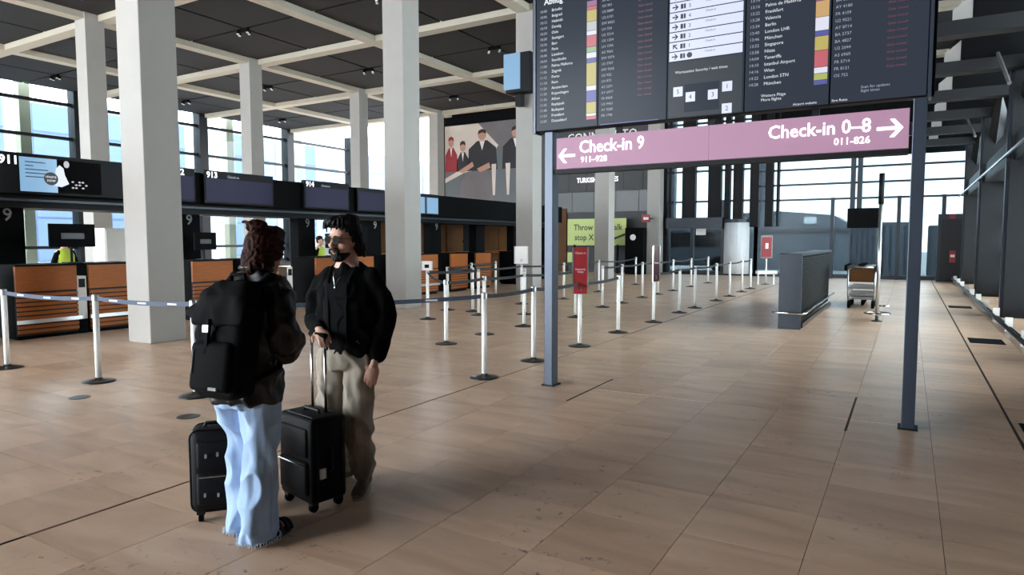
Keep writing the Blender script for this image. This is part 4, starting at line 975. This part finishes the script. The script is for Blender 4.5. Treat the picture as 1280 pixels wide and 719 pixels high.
# ---------------------------------------------------------------- the woman
wom = empty('person', (-3.0, 2.31, 0), R(9))
HW = Matrix.Translation((0.015, 0.05, 1.535)) @ Matrix.Rotation(R(-4), 4, 'Z') @ Matrix.Rotation(R(-4), 4, 'X') @ Matrix.Scale(.97, 4)
b = MB(); head_parts(b, HW)
stack(b, [(0,0,.80,.155,.105),(0,0,.92,.15,.10),(0,0,1.04,.12,.085),(0,0,1.2,.14,.095),(0,0,1.31,.13,.08),(0,-.005,1.36,.09,.06),(0,0,1.43,.055,.05)])
WR = [(.14,-.005,1.325),(.222,.0,1.055),(.10,.20,1.09)]; WLa = [(-.14,-.005,1.325),(-.222,.03,1.06),(-.08,.2,1.06)]
limb(b, WR, [.038,.033,.025]); limb(b, WLa, [.038,.033,.025])
limb(b, [(.09,0,.86),(.09,.01,.48),(.085,-.045,.09)], [.085,.058,.04]); limb(b, [(-.09,0,.86),(-.08,.06,.48),(-.075,.04,.09)], [.085,.058,.04])
b.ell((.10,.06,.052),(.036,.115,.026)); b.ell((-.075,.105,.052),(.036,.115,.026))
hand(b, (.09,.215,1.095), (-1,.35,.15), (0,-1,0), 1, (25,28,30,34), .8, .92); hand(b, (-.07,.215,1.06), (1,.35,.1), (0,-1,0), -1, (25,28,30,34), .8, .92)
remesh('body', b, 0.0055, 'skin_pink', wom, 3)
q = MB(); q.ell((0,.100,-.061), (.019,.007,.0065), nu=10, nv=6); tmb(q, HW).build('lips', 'lips', wom, smooth=True)
for s in (-1,1): tmb(MB().ell((s*.032,.082,.012),(.013,.009,.008),nu=10,nv=8), HW).build('eye', 'lens_black', wom, smooth=True)
q = MB()
q.ell((0,-.024,.052), (.090,.110,.092)); q.ell((0,-.07,-.02), (.082,.062,.095)); q.ell((0,-.085,-.075), (.065,.045,.05)); q.ell((0,.02,.105),(.066,.075,.045))
for s in (-1,1): q.ell((s*.080,-.01,.02), (.016,.06,.06)); q.ell((s*.075,-.05,-.055), (.02,.04,.05))
for i in range(16):
    a = R(-115+230*i/15); q.tube([(.06*sin(a), .07*cos(a), .12), (.089*sin(a), .10*cos(a)-.022, .06), (.092*sin(a)*.9, -.06-.03*abs(cos(a)), .0)], [.014,.015,.010], 7)
hr = remesh('hair', tmb(q, HW), 0.005, 'hair_brown', wom, 2, disp=.006, dscale=30, dstretch=(1,.5,1))
q = MB()
for i in range(9):
    a = 2*pi*i/9; q.ell((.03*cos(a)-.02, -.075+.02*sin(a*2), .130+.026*sin(a)), (.026,.024,.022), nu=10, nv=8)
q.ell((-.02,-.078,.132),(.036,.03,.032))
for i in range(6): q.tube([(-.02,-.08,.14),(-.03-.014*i,-.10+.02*sin(i*2),.165+.008*sin(i*3)),(-.05-.010*i,-.10,.158)], [.008,.005,.002], 5)
remesh('hair_bun', tmb(q, HW), 0.005, 'hair_brown', wom, 1, disp=.005, dscale=40)
# jeans: wide legs, frayed hems
q = MB()
stack(q, [(0,0,.74,.168,.128),(0,0,.80,.165,.122),(0,0,.88,.14,.10),(0,0,.94,.13,.09)])
limb(q, [(.085,0,.75),(.092,.0,.50),(.09,-.03,.24),(.088,-.035,.075)], [.10,.082,.090,.108]); limb(q, [(-.085,0,.75),(-.082,.05,.50),(-.078,.045,.24),(-.076,.04,.075)], [.10,.082,.088,.104])
# flat hems: cut what hangs below
jn = remesh('jeans', q, 0.008, 'denim', wom, 3, disp=.015, dscale=9, dstretch=(1,1,.5))
for v in jn.data.vertices:
    if v.co.z < .045: v.co.z = .035 + .004*sin(v.co.x*300)
fy = MB()
for (cx, cy, r0) in ((.088,-.035,.107),(-.076,.04,.103)):
    for k in range(70):
        a = 2*pi*k/70 + random.uniform(-.03,.03); r = r0 + random.uniform(-.004,.004); L = random.uniform(.012,.03)
        x, y = cx+r*cos(a), cy+r*sin(a); fy.tube([(x,y,.045),(x+.006*cos(a)+random.uniform(-.006,.006), y+.006*sin(a), .045-L)], [.004,.0015], 4)
fy.build('frayed_hem', 'denim_fray', jn)
MB().tube([(.176,-.01,.78),(.177,0,.6),(.172,-.01,.45),(.18,-.03,.25),(.193,-.04,.06)], .003, 5).build('side_seam', 'denim', jn)
# sandals
for cx, cy in ((.10,.015),(-.075,.06)):
    T = Matrix.Translation((cx, cy, 0))
    out = []
    for k in range(24):
        a = 2*pi*k/24; y = -cos(a)*.135 + .045; out.append((math.copysign(.046*(abs(sin(a))**.75)*(.86+.22*(y+.09)/.27), sin(a)) if abs(sin(a)) > 1e-6 else 0, y))
    s_ = tmb(MB().prism(out, (0,0,0), (1,0,0), (0,1,0), (0,0,.032)), T).build('sandal', 'leather_black', wom)
    for y, z in ((.06,.085),(.105,.075),(.135,.066)): tmb(MB().tube([(.047*cos(R(180*k/10)), y, .02+(z-.02)*sin(R(180*k/10))) for k in range(11)], .012, 6, flat=1.0), T).build('strap', 'leather_black', s_, smooth=True)
    tmb(MB().box(-.05,-.04,.08,.1,.045,.06), T).build('buckle', 'gold', s_)
# leather jacket
q = MB()
stack(q, [(0,.0,.765,.195,.145),(0,0,.80,.20,.15),(0,0,.95,.185,.135),(0,0,1.1,.18,.13),(0,0,1.25,.19,.13),(0,0,1.34,.175,.11),(0,-.006,1.395,.115,.085),(0,0,1.43,.078,.068),(0,.004,1.455,.075,.066)])
limb(q, [(.145,-.005,1.345),(.20,-.005,1.24),(.238,.0,1.055),(.18,.10,1.06),(.12,.18,1.08)], [.068,.075,.07,.062,.05]); limb(q, [(-.145,-.005,1.345),(-.2,.0,1.24),(-.235,.03,1.06),(-.17,.12,1.05),(-.1,.185,1.06)], [.068,.074,.068,.06,.05])
wj = remesh('leather_jacket', q, 0.008, 'leather_black', wom, 3, disp=.017, dscale=9)
MB().tube([(.082*cos(2*pi*k/24), .004+.072*sin(2*pi*k/24), 1.452+.012*sin(2*pi*k/24)*-1) for k in range(25)], .014, 8).build('collar', 'leather_black', wj, smooth=True)
tag(wom, 'woman in black leather jacket and wide light blue jeans seen from behind', 'person')
# ---------------------------------------------------------------- backpack
bp = empty('backpack', (-3.0, 2.31, 0), R(9))
q = MB()
def rsec(x0, x1, y0, y1, z, r=.05, n=5):
    out = []
    for cx, cy, a0 in ((x1-r, y1-r, 0), (x0+r, y1-r, 90), (x0+r, y0+r, 180), (x1-r, y0+r, 270)):
        for k in range(n): a = R(a0+90*k/(n-1)); out.append((cx+r*cos(a), cy+r*sin(a), z))
    return out
q.rings([rsec(-.12,.13,-.25,-.12,.815), rsec(-.14,.15,-.275,-.12,.85), rsec(-.15,.16,-.285,-.12,.98), rsec(-.15,.16,-.28,-.115,1.15), rsec(-.145,.155,-.265,-.11,1.27), rsec(-.13,.14,-.24,-.105,1.35), rsec(-.10,.11,-.20,-.105,1.385)])
shell = remesh('shell', q, 0.009, 'pack_black', bp, 3, disp=.006, dscale=7)
q = MB(); q.rings([rsec(-.165,.17,-.295,-.11,1.19,.05), rsec(-.165,.17,-.295,-.11,1.24,.05), rsec(-.15,.155,-.275,-.105,1.33,.05), rsec(-.11,.115,-.215,-.105,1.395,.04)]); q.tube([(-.13,-.24,1.25),(-.19,-.24,1.245),(-.235,-.235,1.235)], [.05,.03,.004], 8)
remesh('flap', q, 0.009, 'pack_black', bp, 2, disp=.008, dscale=8)
pk = MB().box(-.12,.13,-.315,-.25,.86,1.11,ch=.03).build('front_pocket', 'pack_black', bp, smooth=True)
MB().tube([(-.09,-.318,1.07),(-.095,-.318,.95)], .004, 6).build('zip', 'steel', pk)
MB().box(-.03,-.01,-.315,-.295,1.05,1.22).build('closure_strap', 'black_matte', bp)
MB().box(-.042,.0,-.322,-.312,1.155,1.195,ch=.005).build('buckle', 'steel', bp)
bx('label_patch', 'pale_grey', pk, .02, .07, -.319, -.313, .875, .89)
bx('side_stud', 'steel', bp, -.158, -.146, -.24, -.22, 1.02, 1.04)
for s in (-1,1): MB().tube([(s*.10,-.13,1.37),(s*.115,-.06,1.43),(s*.115,.05,1.40),(s*.12,.135,1.27),(s*.14,.10,1.08),(s*.19,-.02,.95),(s*.15,-.14,.90)], .02, 8, flat=.6).build('shoulder_strap', 'pack_black', bp, smooth=True)
MB().tube([(-.05,-.14,1.38),(-.045,-.15,1.43),(.04,-.15,1.43),(.045,-.14,1.38)], .01, 8).build('haul_loop', 'black_matte', bp, smooth=True)
def lean(root, x, y):
    for o in root.children_recursive:
        if o.type == 'MESH':
            for v in o.data.vertices:
                if v.co.z > .8: k = (v.co.z-.8)/.7; v.co.x += x*k; v.co.y += y*k
lean(wom, .055, .04); lean(bp, .055, .04); bp.location = (-2.985, 2.325, 0)
tag(bp, 'large black backpack with a flap worn by the woman', 'backpack')

# ---------------------------------------------------------------- staff behind the counters
def staff(loc, rz, label, vest='hivis'):
    t = empty('person', loc, rz); H = Matrix.Translation((0, .03, 1.60)); b = MB(); head_parts(b, H)
    stack(b, [(0,0,.84,.155,.10),(0,0,1.05,.14,.095),(0,0,1.25,.16,.105),(0,0,1.36,.15,.085),(0,-.01,1.42,.11,.06),(0,-.01,1.48,.06,.055)])
    ra = [(.16,0,1.37),(.24,.0,1.1),(.16,.22,1.05)]; la = [(-.16,0,1.37),(-.24,.0,1.1),(-.16,.22,1.05)]
    limb(b, ra, [.05,.04,.03]); limb(b, la, [.05,.04,.03])
    limb(b, [(.095,0,.9),(.1,.02,.5),(.1,-.03,.08)], [.085,.06,.045]); limb(b, [(-.095,0,.9),(-.1,.02,.5),(-.1,-.03,.08)], [.085,.06,.045])
    for x in (.1,-.1): b.ell((x,.03,.04), (.04,.12,.035))
    hand(b, (.155,.235,1.045), (-.2,1,-.1), (0,0,-1), -1); hand(b, (-.155,.235,1.045), (.2,1,-.1), (0,0,-1), 1)
    remesh('body', b, .008, 'skin', t, 2)
    q = MB(); stack(q, [(0,0,.86,.18,.125),(0,0,1.1,.18,.125),(0,0,1.3,.19,.125),(0,-.005,1.39,.16,.1),(0,-.01,1.44,.11,.08)]); remesh('vest', q, .012, vest, t, 2, disp=.005, dscale=8)
    q = MB(); limb(q, [(.15,0,1.36),(.245,0,1.1),(.175,.18,1.06)], [.062,.055,.045]); limb(q, [(-.15,0,1.36),(-.245,0,1.1),(-.175,.18,1.06)], [.062,.055,.045]); remesh('sleeves', q, .012, 'cloth_black', t, 2)
    q = MB(); stack(q, [(0,0,.82,.165,.115),(0,0,.94,.165,.115)]); limb(q, [(.09,0,.84),(.1,.02,.5),(.1,-.02,.1)], [.1,.075,.065]); limb(q, [(-.09,0,.84),(-.1,.02,.5),(-.1,-.02,.1)], [.1,.075,.065]); remesh('trousers', q, .012, 'cloth_black', t, 2)
    q = MB(); q.ell((0,-.03,.06), (.084,.1,.086)); q.ell((0,-.06,-.005), (.078,.06,.08)); remesh('hair', tmb(q, H), .008, 'hair_brown', t, 1, disp=.004, dscale=40)
    tag(t, label, 'person'); return t
staff((-14.0, 13.28, 0), R(-70), 'staff member in a yellow vest standing behind the man in black')
staff((-15.2, 7.35, 0), R(-80), 'staff member in a yellow vest behind the nearest counters at far left')
